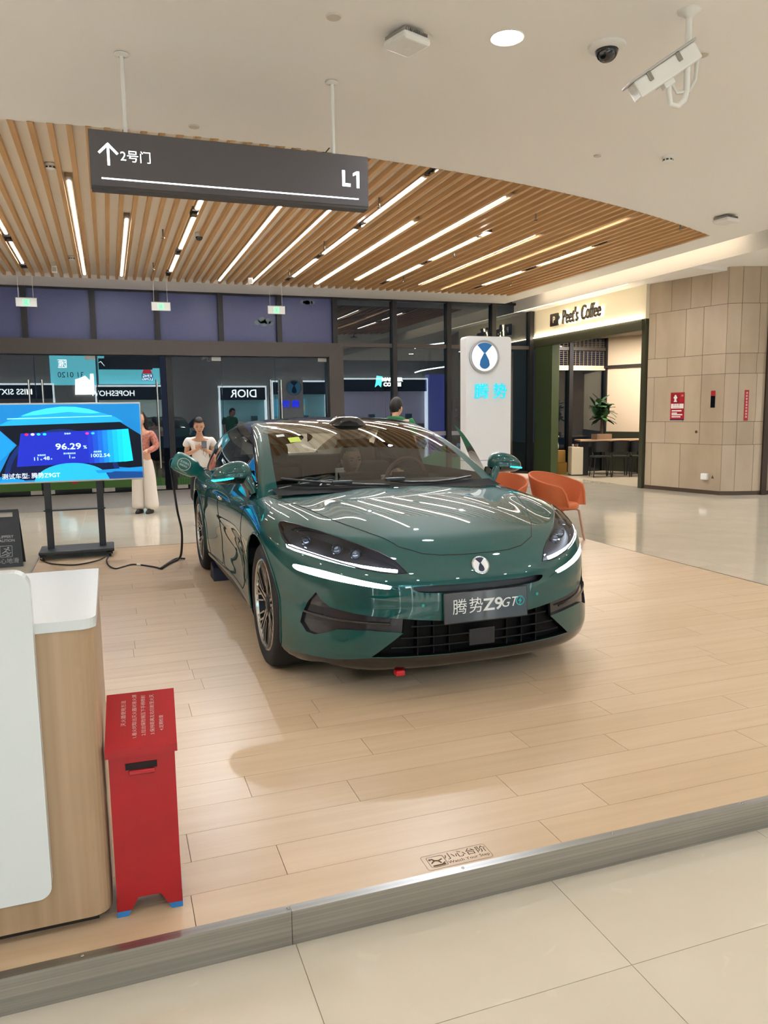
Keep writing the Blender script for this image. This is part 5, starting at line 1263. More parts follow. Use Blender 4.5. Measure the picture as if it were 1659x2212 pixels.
# ================================================================== TUB CHAIRS AND ROUND TABLE
M_orange = mat('orange_fabric', '#cf7449', .8, noise=((160, 160, 160), '#c46a40', 3)); M_leg = mat('rose_beech', '#c39a86', .45)
def tub_chair(loc, rz, label):
    o = thing('tub_chair', label, 'chair', loc, rz, 'orange tub chairs')
    n = 36; P = []
    for k in range(9):                                   # rings from seat edge to rim: back is high, front open
        t = k / 8; ring = []
        for i in range(n + 1):
            a = -PI * .80 + 1.6 * PI * i / n             # 0 = back (+y)
            back = (1 + math.cos(a * 1.0)) / 2
            top = .20 + .16 * back ** 1.2 if abs(a) < PI * .8 else 0
            edge = min(1, (PI * .80 - abs(a)) / .35); top *= .18 + .82 * math.sin(min(1, max(edge, 0)) * PI / 2)
            r = .225 + .085 * t ** .7
            ring.append((r * 1.02 * math.sin(a), r * .98 * math.cos(a), .42 + top * t))
        P.append(ring)
    outer = [[(x * 1.07, y * 1.07, z - .004) for x, y, z in ring] for ring in P]
    low = [[(.12 * math.sin(-PI * .8 + 1.6 * PI * i / n), .12 * math.cos(-PI * .8 + 1.6 * PI * i / n), .365) for i in range(n + 1)]]
    sh = MB().grid(P); sh.grid(low + [[(x * .97, y * .97, .385) for x, y, z in outer[0]]] + outer)
    sh.grid([P[-1], outer[-1]])
    for e in (0, n): sh.grid([[P[k][e] for k in range(9)], [outer[k][e] for k in range(9)]])
    sh.build('shell', M_orange, o)
    MB().tube([((a[0] + b[0]) / 2, (a[1] + b[1]) / 2, a[2]) for a, b in zip(P[-1], outer[-1])], .013, 8).build('piping', M_orange, o)
    MB().lathe([(0, .365), (.20, .37), (.245, .39), (.25, .42), (.235, .438), (.0, .444)], (0, 0, 0), 32).build('seat', M_orange, o)
    for sx_ in (-1, 1):
        for sy_ in (-1, 1):
            MB().tube([(.03 * sx_, .03 * sy_, .36), (.16 * sx_, .16 * sy_, .362), (.185 * sx_, .185 * sy_, .345), (.235 * sx_, .235 * sy_, 0)], .0135, 8).build('leg', M_leg, o)
    return o
tub_chair((4.81, 7.62, 0), math.radians(30), 'orange upholstered tub chair with pale wooden legs right of the car')
tub_chair((4.09, 7.70, 0), math.radians(-35), 'orange tub chair half hidden behind the car bonnet')
rt = thing('round_table', 'low round pale pink table beyond the car mirror', 'table', (4.68, 8.42, 0))
MB().lathe([(0, .672), (.34, .672), (.35, .68), (.35, .694), (.34, .70), (0, .70)], (0, 0, 0), 40).build('top', mat('pink_top', '#d9b7a0', .4), rt)
MB().cyl((0, 0, .02), (0, 0, .675), .03, 14).build('column', M_leg, rt); MB().lathe([(0, .022), (.20, .012), (.21, 0)], (0, 0, 0), 32).build('foot', M_leg, rt)

# ================================================================== PYLON SIGN
M_pyl = mat('pylon_white', '#f2f4f6', .35); M_pb = mat('pylon_blue', '#1a72b8', .35)
py = thing('pylon_sign', 'tall white pylon sign with a round blue drop logo and cyan characters', 'sign', (5.415, 10.6, Z_FLOOR))
HP = 2.60 - Z_FLOOR
MB().prism(rrect(-.375, .375, 0, HP, [0, 0, .045, .045], 6), -.10, .10, 'y').build('column', M_pyl, py)
MB().box(-.45, .45, -.22, .22, 0, .03).build('base', M_pyl, py)
for s in (-1, 1):
    em = emblem(py, (.085 * -s * -1 if s < 0 else .085, .10 * s, 2.30 - Z_FLOOR), (0, s, 0), .245, mat('logo_rim', '#b6babd', .3, .5), mat('logo_white', '#f4f6f8', .3, emit=.35, ecol='#ffffff') if s < 0 else mat('logo_lightblue', '#4f9ed0', .3, emit=.4, ecol='#4f9ed0'), M_pb if s < 0 else mat('logo_navy', '#12305c', .4), name='logo', depth=.03)
    M_ch = mat('cyan_character', '#22c4d4', .4, emit=.45, ecol='#22c8d8') if s < 0 else mat('blue_character', '#2038ff', .4, emit=2.5, ecol='#2038ff')
    for ch, dx in (('腾', -.125), ('势', .185)):
        lettering('character', ch, .245, M_ch, ((dx if s < 0 else -dx), .112 * s, 1.775 - Z_FLOOR), (-s, 0, 0), (0, 0, 1), py, extrude=.012)
MB().box(-.376, .376, -.1005, .1005, .75 - Z_FLOOR, .756 - Z_FLOOR).build('blue_line', mat('navy_line', '#1f2f6a', .4), py)

# ================================================================== SIGNS ON THE STONE WALL
def wall_plate(name, label, cat, M0, u0, u1, z0, z1, m, t=.004):
    o = thing(name, label, cat, M0 @ Vector(((u0 + u1) / 2, .003, (z0 + z1) / 2)))
    d = (M0.to_3x3() @ Vector((1, 0, 0))); o.rotation_euler = (0, 0, math.atan2(d.y, d.x))
    MB().box(-(u1 - u0) / 2, (u1 - u0) / 2, -t, 0, -(z1 - z0) / 2, (z1 - z0) / 2).build('panel', m, o)
    return o
# local y points at the viewer; text runs along +x or -x so that it reads from the viewer's side
M_sred = mat('sign_red', '#a81826', .4); M_sw = mat('sign_white', '#eceae6', .5)
hy = wall_plate('hydrant_notice', 'red fire hydrant notice with a white hydrant symbol on the stone wall', 'notice', MW, .57, .88, 1.27, 1.80, M_sred)
RX = (1, 0, 0); k_ = 1
def wl(o, s, size, x, z, m, **kw): return lettering('lettering', s, size, m, (x * k_, -.007, z), RX, (0, 0, 1), o, **kw)
MB().box(-.135, .045, -.0055, -.0042, .06, .245).build('symbol_frame', mat('sign_red2', '#8e1220', .4), hy)
hs = MB().prism([(-.035, -.07), (.035, -.07), (.035, -.055), (.022, -.05), (.022, -.005), (.04, .0), (.04, .025), (.022, .03), (.022, .045), (.012, .065), (-.012, .065), (-.022, .045), (-.022, .03), (-.04, .025), (-.04, 0), (-.022, -.005), (-.022, -.05), (-.035, -.055)], -.0066, -.0056, 'y')
hs.xf(Matrix.Translation((-.045 * k_, 0, .155))).build('hydrant_symbol', M_sw, hy)
MB().box(-.14, .14, -.005, -.0042, -.04, .05).build('white_band', M_sw, hy)
wl(hy, '消 火 栓', .045, -.02, .025, M_sred); wl(hy, 'Fire Hydrant', .030, -.02, -.018, M_sred); wl(hy, '119', .05, .105, .20, M_sw, sx=.7)
for z, n_ in ((-.085, .22), (-.13, .12), (-.16, .24), (-.20, .20)): MB().box(-.12, -.12 + n_, -.005, -.0042, z - .012, z + .012).build('text_line', M_sw, hy)
MB().box(-.155, .155, -.0052, -.0042, -.265, -.245).build('blue_foot', mat('sign_navy', '#1f2a5c', .4), hy)
ha = wall_plate('service_plate', 'small mirrored plate with a red top on the stone wall', 'plate', MW, 1.44, 1.53, 1.50, 1.81, mat('mirror_plate', '#9a9088', .08, 1.0))
MB().box(-.045, .045, -.005, -.0042, .06, .155).build('red_head', M_sred, ha)
kh = MB().lathe([(0, .012), (.02, .012), (.026, .006), (.028, 0)], (0, 0, 0), 18, 'y').xf(MW @ Matrix.Translation((1.16, .002, 1.05))).build('wall_knob', mat('brass_dark', '#6a5838', .35, .8)); tag(kh, 'small round brass knob set in the stone wall', 'knob')
so = thing('socket_box', 'white socket box low on the stone wall with a warning triangle', 'socket', MW @ Vector((1.40, 0, .22)), math.atan2((MW.to_3x3() @ Vector((1, 0, 0))).y, (MW.to_3x3() @ Vector((1, 0, 0))).x))
MB().bbox(-.07, .07, -.075, -.001, -.06, .06, .015, 2).build('cover', M_white_plastic, so)
MB().prism([(.11, -.03), (.17, -.03), (.14, .035)], -.003, -.001, 'y').build('warning_triangle', mat('triangle_dark', '#4a463e', .5), so)
rs = wall_plate('red_strip_notice', 'narrow vertical red notice with white characters at the right edge', 'notice', MW2, .12, .20, 1.26, 1.81, M_sred)
for i in range(9): lettering('lettering', '消防安全请勿遮挡用'[i], .042, M_sw, (0, -.007, .22 - .054 * i), RX, (0, 0, 1), rs)

# ================================================================== INSIDE THE COFFEE SHOP
M_bl = mat('black_stain', '#0e1014', .45)
tb = thing('shop_table', 'long high table with a pale wooden top inside the coffee shop', 'table', (11.75, 16.05, Z_FLOOR), math.radians(-20))
MB().bbox(-.92, .92, -.30, .30, .835, .875, .006, 1).build('top', mat('pale_top', '#b08f6c', .4), tb)
for x in (-.8, .75): MB().box(x - .10, x + .10, -.25, .25, 0, .835).build('leg_panel', M_bl, tb)
def bar_chair(x, y, rz, label):
    o = thing('bar_chair', label, 'chair', (x, y, Z_FLOOR), rz, 'black chairs in the coffee shop')
    MB().bbox(-.21, .21, -.20, .20, .47, .51, .015, 2).build('seat', M_bl, o)
    P = [[(.24 * math.sin(a), -.02 - .20 * math.cos(a) , z + .03 * math.cos(a)) for a in [-1.35 + 2.7 * i / 14 for i in range(15)]] for z in (.58, .68, .78, .84)]
    b = MB().grid(P); b.grid([[(p[0] * .93, p[1] * .93 + .0, p[2]) for p in r_] for r_ in P], flip=True); b.build('backrest', M_bl, o)
    for sx_ in (-1, 1):
        for sy_ in (-1, 1): MB().tube([(.17 * sx_, .16 * sy_, .48), (.21 * sx_, .20 * sy_, 0)], [.018, .012], 8).build('leg', M_bl, o)
        MB().tube([(.20 * sx_, -.12, .5), (.22 * sx_, -.06, .60)], .014, 6).build('back_post', M_bl, o)
for x, y, nm in ((11.05, 15.62, 'leftmost'), (11.50, 15.52, 'second from the left'), (11.93, 15.36, 'third from the left'), (12.35, 15.20, 'rightmost')): bar_chair(x, y, math.radians(-20), 'black curved back chair at the coffee shop table, ' + nm)
pp = thing('potted_tree', 'leafy rubber tree in a low wooden planter on the coffee shop table', 'plant', (11.42, 16.12, .766))
MB().bbox(-.22, .22, -.12, .12, 0, .13, .006, 1).build('planter', mat('planter_wood', '#8f7660', .5), pp)
MB().tube([(0, 0, .1), (.01, .0, .3), (.0, .02, .5), (.03, .0, .62)], [.035, .03, .025, .02], 8).build('trunk', mat('bark', '#4a3a2c', .8), pp)
rnd = random.Random(11); M_leafs = [mat('leaf_green_%d' % i, c, .3) for i, c in enumerate(('#1f3d22', '#2b4f2b', '#3a6136'))]
for k in range(64):
    a = rnd.uniform(0, 2 * PI); el = rnd.uniform(-.5, 1.2); L = rnd.uniform(.22, .34); base = Vector((rnd.uniform(-.22, .22), rnd.uniform(-.14, .14), .66 + rnd.uniform(-.22, .26)))
    d = Vector((math.cos(a) * math.cos(el), math.sin(a) * math.cos(el), math.sin(el))); sd = d.cross(Vector((0, 0, 1)))
    sd = sd.normalized() if sd.length > 1e-3 else Vector((1, 0, 0)); nr = sd.cross(d)
    ws_ = (.014, .06, .078, .058, .005); V = []
    for i, w_ in enumerate(ws_):
        t = i / 4; c = base + d * L * t + nr * (-.05 * t * t) ; V += [c - sd * w_ + nr * .012, c, c + sd * w_ + nr * .012]
    fs = []
    for i in range(4): fs += [(i * 3, i * 3 + 1, i * 3 + 4, i * 3 + 3), (i * 3 + 1, i * 3 + 2, i * 3 + 5, i * 3 + 4)]
    MB().add(V, fs, True).build('leaf', rnd.choice(M_leafs), pp)
cb = thing('white_cabinet', 'small cream cabinet with cups on top inside the coffee shop', 'cabinet', (10.80, 16.30, Z_FLOOR), math.radians(-20))
MB().bbox(-.14, .14, -.2, .2, .03, .70, .006, 1).build('body', mat('cabinet_cream', '#cfc6b0', .5), cb); MB().box(-.13, .13, -.19, .19, 0, .03).build('plinth', M_dark, cb)
for k in range(4):
    o = MB().lathe([(0, 0), (.022, 0), (.028, .07), (.025, .07), (.02, .008), (0, .008)], (0, 0, 0), 14).build('cup', mat('cup_%d' % (k % 2), ('#b8a89a', '#7c5648')[k % 2], .4)); o.location = (10.71 + .06 * k, 16.28 - .03 * (k % 2), Z_FLOOR + .701)
    tag(o, 'small cup on the cream cabinet in the coffee shop, %s from the left' % ORD[k], 'cup', 'cups on the cabinet')
M_kraft = mat('kraft_card', '#a8803a', .7)
for x, y, z, nm in ((10.62, 16.75, Z_FLOOR, 'lower'), (10.57, 16.75, Z_FLOOR + .305, 'upper')):
    o = thing('carton', nm + ' brown carton of two stacked in the coffee shop', 'carton', (x, y, z), math.radians(-15), 'brown cartons')
    MB().bbox(-.17, .17, -.12, .12, 0, .30, .004, 1).build('box', M_kraft, o); MB().box(-.171, .171, -.02, .02, .05, .302).build('tape', mat('tape_tan', '#c09a58', .4), o)
um = thing('umbrella', 'pale folded umbrella standing on the cartons', 'umbrella', (10.52, 16.68, Z_FLOOR + .61))
MB().lathe([(.004, .0), (.03, .04), (.035, .10), (.012, .22), (.006, .26)], (0, 0, 0), 14).build('canopy', M_white_plastic, um)
MB().tube([(0, 0, .24), (0, 0, .33), (.012, 0, .355), (.032, 0, .355), (.04, 0, .33)], .006, 8).build('handle', M_white_plastic, um)

# ================================================================== PEOPLE
def skin_mb(nodes, edges, sub=2, root=0):
    """tapered limbs grown from joints: nodes are (x, y, z, radius or (rx, ry))"""
    me = bpy.data.meshes.new('tmp'); me.from_pydata([n[:3] for n in nodes], edges, []); o = bpy.data.objects.new('tmp', me); COL.objects.link(o)
    md = o.modifiers.new('s', 'SKIN'); md.use_smooth_shade = True; md.branch_smoothing = .6
    for v, n in zip(me.skin_vertices[0].data, nodes):
        r = n[3]; v.radius = r if isinstance(r, tuple) else (r, r); v.use_root = False
    me.skin_vertices[0].data[root].use_root = True
    o.modifiers.new('d', 'SUBSURF').levels = sub
    dg = bpy.context.evaluated_depsgraph_get(); ev = o.evaluated_get(dg); m2 = ev.to_mesh()
    mb = MB().add([v.co[:] for v in m2.vertices], [tuple(p.vertices) for p in m2.polygons], True)
    ev.to_mesh_clear(); bpy.data.objects.remove(o); bpy.data.meshes.remove(me)
    return mb
def head_pts(w_=.074, d_=.096, h_=.118, n=28, m=20):
    """head facing -y, centred at the origin: narrowed jaw, brow, nose, lips, eye hollows"""
    P = []
    for j in range(m + 1):
        b = PI * (j / m - .5); ring = []
        for i in range(n + 1):
            a = 2 * PI * i / n; x, y, z = math.cos(b) * math.sin(a), -math.cos(b) * math.cos(a), math.sin(b)
            jaw = 1 - .30 * max(0, -z - .1) ** 1.2 ; X = x * w_ * jaw; Y = y * d_ * (1 - .10 * max(0, -z) if y > 0 else 1); Z = z * h_
            if y < 0:
                fx, fz = X / .01, Z / .01
                Y -= .020 * math.exp(-(fx / .9) ** 2 - ((fz + 1.6) / 1.3) ** 2) + .006 * math.exp(-(fx / 2.2) ** 2 - ((fz + 5.2) / .9) ** 2) + .008 * math.exp(-(fx / 2.4) ** 2 - ((fz + 9.6) / 1.8) ** 2)
                for s in (-1, 1): Y += .009 * math.exp(-((fx - 3.1 * s) / 1.6) ** 2 - ((fz - .9) / 1.1) ** 2)
            ring.append(Vector((X, Y, Z)))
        P.append(ring)
    return P
M_skin = mat('skin', '#dcae94', .5); M_skin2 = mat('skin_tan', '#d0a084', .5)
M_hair = mat('black_hair', '#15110f', .45, noise=((40, 40, 8), '#0c0a09', 3)); M_eye = mat('eye_dark', '#1c120e', .3); M_lip = mat('lips', '#a8554c', .5)
def hand(mb, wrist, direction, palm_n, curl=.8, s=1.0, side=1):
    """palm, four fingers of different lengths bent at the knuckles, and a thumb from the side of the palm"""
    d = Vector(direction).normalized(); n = Vector(palm_n); n = (n - d * n.dot(d)).normalized(); x = d.cross(n) * side; w0 = Vector(wrist)
    mb.tube([w0 - d * .01, w0 + d * .03 * s, w0 + d * .065 * s, w0 + d * .085 * s], [.021 * s, .026 * s, .028 * s, .020 * s], 10)
    for k, (off, L) in enumerate(((-.024, .062), (-.008, .072), (.008, .068), (.023, .052))):
        b = w0 + d * .075 * s + x * off * s; pts = [b]; dir_ = d.copy()
        for seg in range(3):
            ang = curl * (.55 + .25 * seg); dir_ = (d * math.cos(ang * (seg + .4)) + n * math.sin(ang * (seg + .4))).normalized(); pts.append(pts[-1] + dir_ * L * s / 3)
        mb.tube(pts, [.0092 * s, .0088 * s, .008 * s, .0065 * s], 7)
    b = w0 + d * .03 * s - x * .026 * s; td = (d * .75 - x * .55 + n * .45).normalized()
    mb.tube([b, b + td * .03 * s, b + (td + n * .5).normalized() * .055 * s], [.0115 * s, .0095 * s, .0075 * s], 7)
def place_head(o, centre, yaw, pitch, skin_m, hair_style, roll=0, s=1.0, body_mb=None):
    X = Matrix.Translation(centre) @ Matrix.Rotation(yaw, 4, 'Z') @ Matrix.Rotation(pitch, 4, 'X') @ Matrix.Rotation(roll, 4, 'Y') @ Matrix.Scale(s, 4)
    P = head_pts(); hd = MB().grid(P).xf(X)
    for sd in (-1, 1): hd.add(*(lambda e: (e.v, e.f))(MB().lathe([(0, .006), (.012, .008), (.017, .0), (.010, -.012), (0, -.014)], (0, 0, 0), 10, 'x').xf(X @ Matrix.Translation((.073 * sd, .012, -.012)) @ Matrix.Diagonal((sd, .8, 1.6, 1)))), True)
    if body_mb is not None: body_mb.add(hd.v, hd.f, True)
    for sd in (-1, 1):
        MB().prism(ell(0, 0, .013, .0045, 14), -.002, .002, 'y').xf(X @ Matrix.Translation((.031 * sd, -.0835, .010))).build('eye', M_eye, o)
        MB().tube([(.014 * sd, -.090, .028), (.031 * sd, -.0865, .033), (.048 * sd, -.074, .027)], [.0022, .003, .0015], 5).xf(X).build('eyebrow', M_hair, o)
    MB().tube([(-.021, -.086, -.052), (0, -.0945, -.050), (.021, -.086, -.052)], [.002, .0055, .002], 6).xf(X).build('mouth', M_lip, o)
    # hair cap: skull part of the head, pushed out
    cap = []; n = len(P[0])
    for j in range(len(P)):
        row = []
        for i in range(n):
            p = P[j][i]; a = 2 * PI * i / (n - 1); front = math.cos(a)
            row.append(p * (1.09 if hair_style != 'short' else 1.07) + Vector((0, .004, .004)))
        cap.append(row)
    hair = MB(); vs = [q for r in cap for q in r]; fs = []
    for j in range(len(P) - 1):
        for i in range(n - 1):
            c = (cap[j][i] + cap[j + 1][i + 1]) / 2; fr = -c.y / .1
            lim = -.082 if hair_style == 'short' else -.085
            if c.z > .066 + .012 * fr and fr > .2 or (fr <= .2 and fr > -.35 and c.z > (-.005 if hair_style == 'short' else -.01)) or (fr <= -.35 and c.z > lim): fs.append((j * n + i, j * n + i + 1, (j + 1) * n + i + 1, (j + 1) * n + i))
    hair.add(vs, fs, True).xf(X); ho = hair.build('hair', M_hair, o)
    if hair_style == 'tail':
        MB().tube([X @ Vector(p) for p in ((0, .095, .03), (.0, .125, .0), (.01, .125, -.08), (.02, .11, -.17), (.025, .10, -.24))], [.02, .032, .034, .026, .006], 10).build('ponytail', M_hair, o)
    if hair_style == 'long':
        for sd in (-1, 1): MB().tube([X @ Vector(p) for p in ((.062 * sd, .0, .06), (.080 * sd, .012, -.0), (.080 * sd, .03, -.08), (.07 * sd, .05, -.17), (.06 * sd, .06, -.22))], [.02, .028, .032, .028, .008], 10).build('hair_lock', M_hair, o)
        MB().tube([X @ Vector(p) for p in ((0, .085, .05), (0, .10, -.03), (0, .095, -.13), (0, .09, -.22))], [.05, .062, .058, .02], 12).build('hair_lock', M_hair, o)
    return X

# ---- woman with clasped hands behind the television
p1 = thing('person', 'person in a pink patterned blouse and wide white trousers behind the television', 'person', (.50, 13.3, Z_FLOOR), math.radians(-28))
skn = skin_mb([(0, .01, .95, (.12, .09)), (0, .0, 1.12, (.105, .08)), (0, .01, 1.28, (.125, .085)), (0, .015, 1.365, (.07, .055)), (0, .0, 1.44, .045), (0, -.01, 1.50, .042),
               (.165, .01, 1.335, .05), (.235, .03, 1.10, .040), (.10, -.16, 1.02, .028), (-.165, .01, 1.335, .05), (-.235, .03, 1.10, .040), (-.10, -.16, 1.01, .028),
               (.085, .0, .86, .085), (.085, -.01, .48, .058), (.085, .02, .09, .035), (-.085, 0, .86, .085), (-.085, -.01, .48, .058), (-.085, .02, .09, .035), (.09, -.08, .035, .03), (-.09, -.08, .035, .03)],
              [(0, 1), (1, 2), (2, 3), (3, 4), (4, 5), (2, 6), (6, 7), (7, 8), (2, 9), (9, 10), (10, 11), (0, 12), (12, 13), (13, 14), (0, 15), (15, 16), (16, 17), (14, 18), (17, 19)])
hand(skn, (.10, -.16, 1.02), (-.9, -.15, -.05), (0, .6, -.6), 1.0, .95, 1); hand(skn, (-.10, -.16, 1.01), (.9, -.15, -.02), (0, .6, -.6), 1.0, .95, -1)
place_head(p1, (0, -.015, 1.565), 0, math.radians(6), M_skin, 'long', 0, .98, skn)
skn.build('body', M_skin, p1)
M_pink = mat('pink_blouse', '#a45c50', .7, noise=((34, 34, 34), '#cf9284', 5))
skin_mb([(0, .01, .97, (.135, .105)), (0, .0, 1.12, (.125, .10)), (0, .01, 1.28, (.142, .10)), (0, .012, 1.375, (.062, .052)), (.170, .01, 1.335, .066), (.240, .03, 1.10, .062), (.13, -.13, 1.02, .040), (-.170, .01, 1.335, .066), (-.240, .03, 1.10, .062), (-.13, -.13, 1.01, .040)],
        [(0, 1), (1, 2), (2, 3), (2, 4), (4, 5), (5, 6), (2, 7), (7, 8), (8, 9)]).build('blouse', M_pink, p1)
M_wht = mat('white_trousers', '#e2dbd2', .75)
skin_mb([(0, .01, 1.0, (.130, .10)), (0, .01, .90, (.15, .115)), (.095, .0, .78, (.105, .11)), (.105, -.01, .45, (.105, .11)), (.110, .0, .18, (.110, .125)), (.112, .0, .045, (.118, .135)), (-.095, 0, .78, (.105, .11)), (-.105, -.01, .45, (.105, .11)), (-.110, .0, .18, (.110, .125)), (-.112, .0, .045, (.118, .135))],
        [(0, 1), (1, 2), (2, 3), (3, 4), (4, 5), (1, 6), (6, 7), (7, 8), (8, 9)]).build('trousers', M_wht, p1)
for sd in (-1, 1): MB().lathe([(0, .0), (.9, .0), (1, .2), (.92, .6), (.6, .95), (0, 1)], (0, 0, 0), 20).xf(Matrix.Translation((.09 * sd, -.04, 0)) @ Matrix.Diagonal((.048, .125, .075, 1))).build('shoe', M_black, p1)

# ---- woman in a white tee looking at her phone
p2_ = thing('person', 'person in a white tee shirt and dark skirt looking down at a phone', 'person', (1.235, 11.5, Z_FLOOR), math.radians(-8))
skn = skin_mb([(0, .02, .88, (.125, .09)), (0, .01, 1.04, (.10, .075)), (0, .02, 1.20, (.118, .08)), (0, .02, 1.285, (.065, .05)), (0, .005, 1.345, .043), (0, -.02, 1.39, .04),
               (.160, .02, 1.255, .045), (.205, .04, 1.03, .037), (.045, -.17, 1.12, .025), (-.160, .02, 1.255, .045), (-.205, .04, 1.03, .037), (-.045, -.17, 1.11, .025),
               (.085, .02, .80, .085), (.085, .01, .45, .055), (.085, .04, .09, .034), (-.085, .02, .80, .085), (-.085, .01, .45, .055), (-.085, .04, .09, .034), (.09, -.06, .03, .03), (-.09, -.06, .03, .03)],
              [(0, 1), (1, 2), (2, 3), (3, 4), (4, 5), (2, 6), (6, 7), (7, 8), (2, 9), (9, 10), (10, 11), (0, 12), (12, 13), (13, 14), (0, 15), (15, 16), (16, 17), (14, 18), (17, 19)])
hand(skn, (.045, -.17, 1.12), (-.5, -.6, .45), (-.3, .3, .8), .9, .92, 1); hand(skn, (-.045, -.17, 1.11), (.5, -.6, .45), (.3, .3, .8), .9, .92, -1)
place_head(p2_, (0, -.035, 1.455), math.radians(4), math.radians(24), M_skin, 'tail', 0, .98, skn)
skn.build('body', M_skin2, p2_)
M_tee = mat('white_cotton', '#ece9e4', .8)
skin_mb([(0, .02, .80, (.165, .125)), (0, .02, .92, (.150, .112)), (0, .01, 1.06, (.128, .098)), (0, .02, 1.20, (.135, .095)), (0, .02, 1.300, (.060, .050)), (.168, .02, 1.255, .062), (.205, .035, 1.14, .058), (-.168, .02, 1.255, .062), (-.205, .035, 1.14, .058)],
        [(0, 1), (1, 2), (2, 3), (3, 4), (3, 5), (5, 6), (3, 7), (7, 8)]).build('tee_shirt', M_tee, p2_)
skin_mb([(0, .02, .93, (.130, .10)), (0, .02, .75, (.165, .13)), (0, .02, .50, (.18, .15)), (0, .02, .30, (.19, .16))], [(0, 1), (1, 2), (2, 3)]).build('skirt', mat('navy_skirt', '#171a26', .8), p2_)
for sd in (-1, 1): MB().lathe([(0, .0), (.9, .0), (1, .2), (.92, .6), (.6, .95), (0, 1)], (0, 0, 0), 20).xf(Matrix.Translation((.088 * sd, -.03, 0)) @ Matrix.Diagonal((.046, .12, .075, 1))).build('shoe', M_wht, p2_)
ph = thing('mobile_phone', 'dark phone with a looped cord held by the person in white', 'phone', (1.27, 11.28, 1.185 + Z_FLOOR), math.radians(-8))
MB().bbox(-.037, .037, -.005, .005, -.075, .075, .005, 2).xf(Matrix.Rotation(math.radians(-50), 4, 'X')).build('case', M_black, ph)
MB().tube([(.02, .03, -.05), (.03, .02, -.12), (.01, .02, -.18), (-.02, .02, -.13), (0, .03, -.06)], .0022, 5).build('cord', M_black, ph)

# ---- man in a green shirt behind the car
p3_ = thing('person', 'person in a green shirt seen from behind the car roof', 'person', (3.62, 9.75, Z_FLOOR), math.radians(150))
skn = skin_mb([(0, .0, .98, (.145, .10)), (0, .0, 1.18, (.135, .095)), (0, -.01, 1.43, (.13, .085)), (0, -.03, 1.53, .05), (0, -.07, 1.58, .052), (0, -.10, 1.61, .05),
               (.205, -.01, 1.49, .04), (.255, .0, 1.22, .042), (.235, -.12, .96, .033), (-.205, -.01, 1.49, .04), (-.255, .0, 1.22, .042), (-.235, -.12, .96, .033),
               (.10, 0, .90, .095), (.10, -.01, .50, .065), (.10, .02, .09, .04), (-.10, 0, .90, .095), (-.10, -.01, .50, .065), (-.10, .02, .09, .04), (.10, -.1, .035, .036), (-.10, -.1, .035, .036)],
              [(0, 1), (1, 2), (2, 3), (3, 4), (4, 5), (2, 6), (6, 7), (7, 8), (2, 9), (9, 10), (10, 11), (0, 12), (12, 13), (13, 14), (0, 15), (15, 16), (16, 17), (14, 18), (17, 19)])
hand(skn, (.235, -.12, .96), (0, -.5, -.8), (-1, 0, 0), .5, 1.05, 1); hand(skn, (-.235, -.12, .96), (0, -.5, -.8), (1, 0, 0), .5, 1.05, -1)
place_head(p3_, (0, -.14, 1.670), math.radians(-15), math.radians(20), M_skin, 'short', 0, 1.13, skn)
skn.build('body', M_skin2, p3_)
skin_mb([(0, .0, .92, (.165, .12)), (0, .0, 1.18, (.16, .12)), (0, -.01, 1.44, (.19, .145)), (0, -.02, 1.56, (.10, .09)), (.215, -.01, 1.50, .078), (.262, .0, 1.28, .068), (-.215, -.01, 1.50, .078), (-.262, .0, 1.28, .068)],
        [(0, 1), (1, 2), (2, 3), (2, 4), (4, 5), (2, 6), (6, 7)]).build('shirt', mat('green_shirt', '#2f7a48', .8), p3_)
skin_mb([(0, .0, .97, (.15, .11)), (.10, 0, .80, .10), (.10, -.01, .45, .078), (.10, .01, .10, .07), (-.10, 0, .80, .10), (-.10, -.01, .45, .078), (-.10, .01, .10, .07)], [(0, 1), (1, 2), (2, 3), (0, 4), (4, 5), (5, 6)]).build('trousers', M_dark, p3_)
for sd in (-1, 1): MB().lathe([(0, .0), (.9, .0), (1, .2), (.92, .6), (.6, .95), (0, 1)], (0, 0, 0), 20).xf(Matrix.Translation((.10 * sd, -.04, 0)) @ Matrix.Diagonal((.052, .14, .085, 1))).build('shoe', M_black, p3_)

# ---- man leaning across the front seats (local axes: x = car left, -y = car forward)
cw = CAR.matrix_basis.copy()
def cp(u, v, z=0): return cw @ Vector((u, v, z))
p4_ = thing('person', 'person in a striped pale shirt leaning across the seats inside the car', 'person', cp(-1.62, -.22), CAR.rotation_euler.z + PI / 2)
skn = skin_mb([(-.12, .12, .60, (.14, .11)), (-.04, .06, .78, (.135, .10)), (.10, -.0, .92, (.14, .09)), (.20, -.03, .985, (.06, .055)), (.25, -.06, 1.03, .046),
               (.30, -.04, .95, .05), (.44, -.24, .90, .040), (.50, -.47, 1.02, .028), (-.10, .02, .93, .05), (-.12, -.16, .72, .040), (.06, -.30, .84, .028), (.0, -.25, .60, .08), (.0, -.52, .55, .058), (-.20, -.25, .60, .08), (-.20, -.52, .55, .058)],
              [(0, 1), (1, 2), (2, 3), (3, 4), (2, 5), (5, 6), (6, 7), (2, 8), (8, 9), (9, 10), (0, 11), (11, 12), (0, 13), (13, 14)])
hand(skn, (.50, -.47, 1.02), (.35, -.8, .3), (0, -.2, -1), .9, 1.05, -1); hand(skn, (.06, -.30, .84), (.3, -.5, .8), (.5, -.5, .0), 1.0, 1.0, 1)
place_head(p4_, (.285, -.10, 1.125), math.radians(8), math.radians(10), M_skin, 'short', math.radians(-4), 1.05, skn)
skn.build('body', M_skin, p4_)
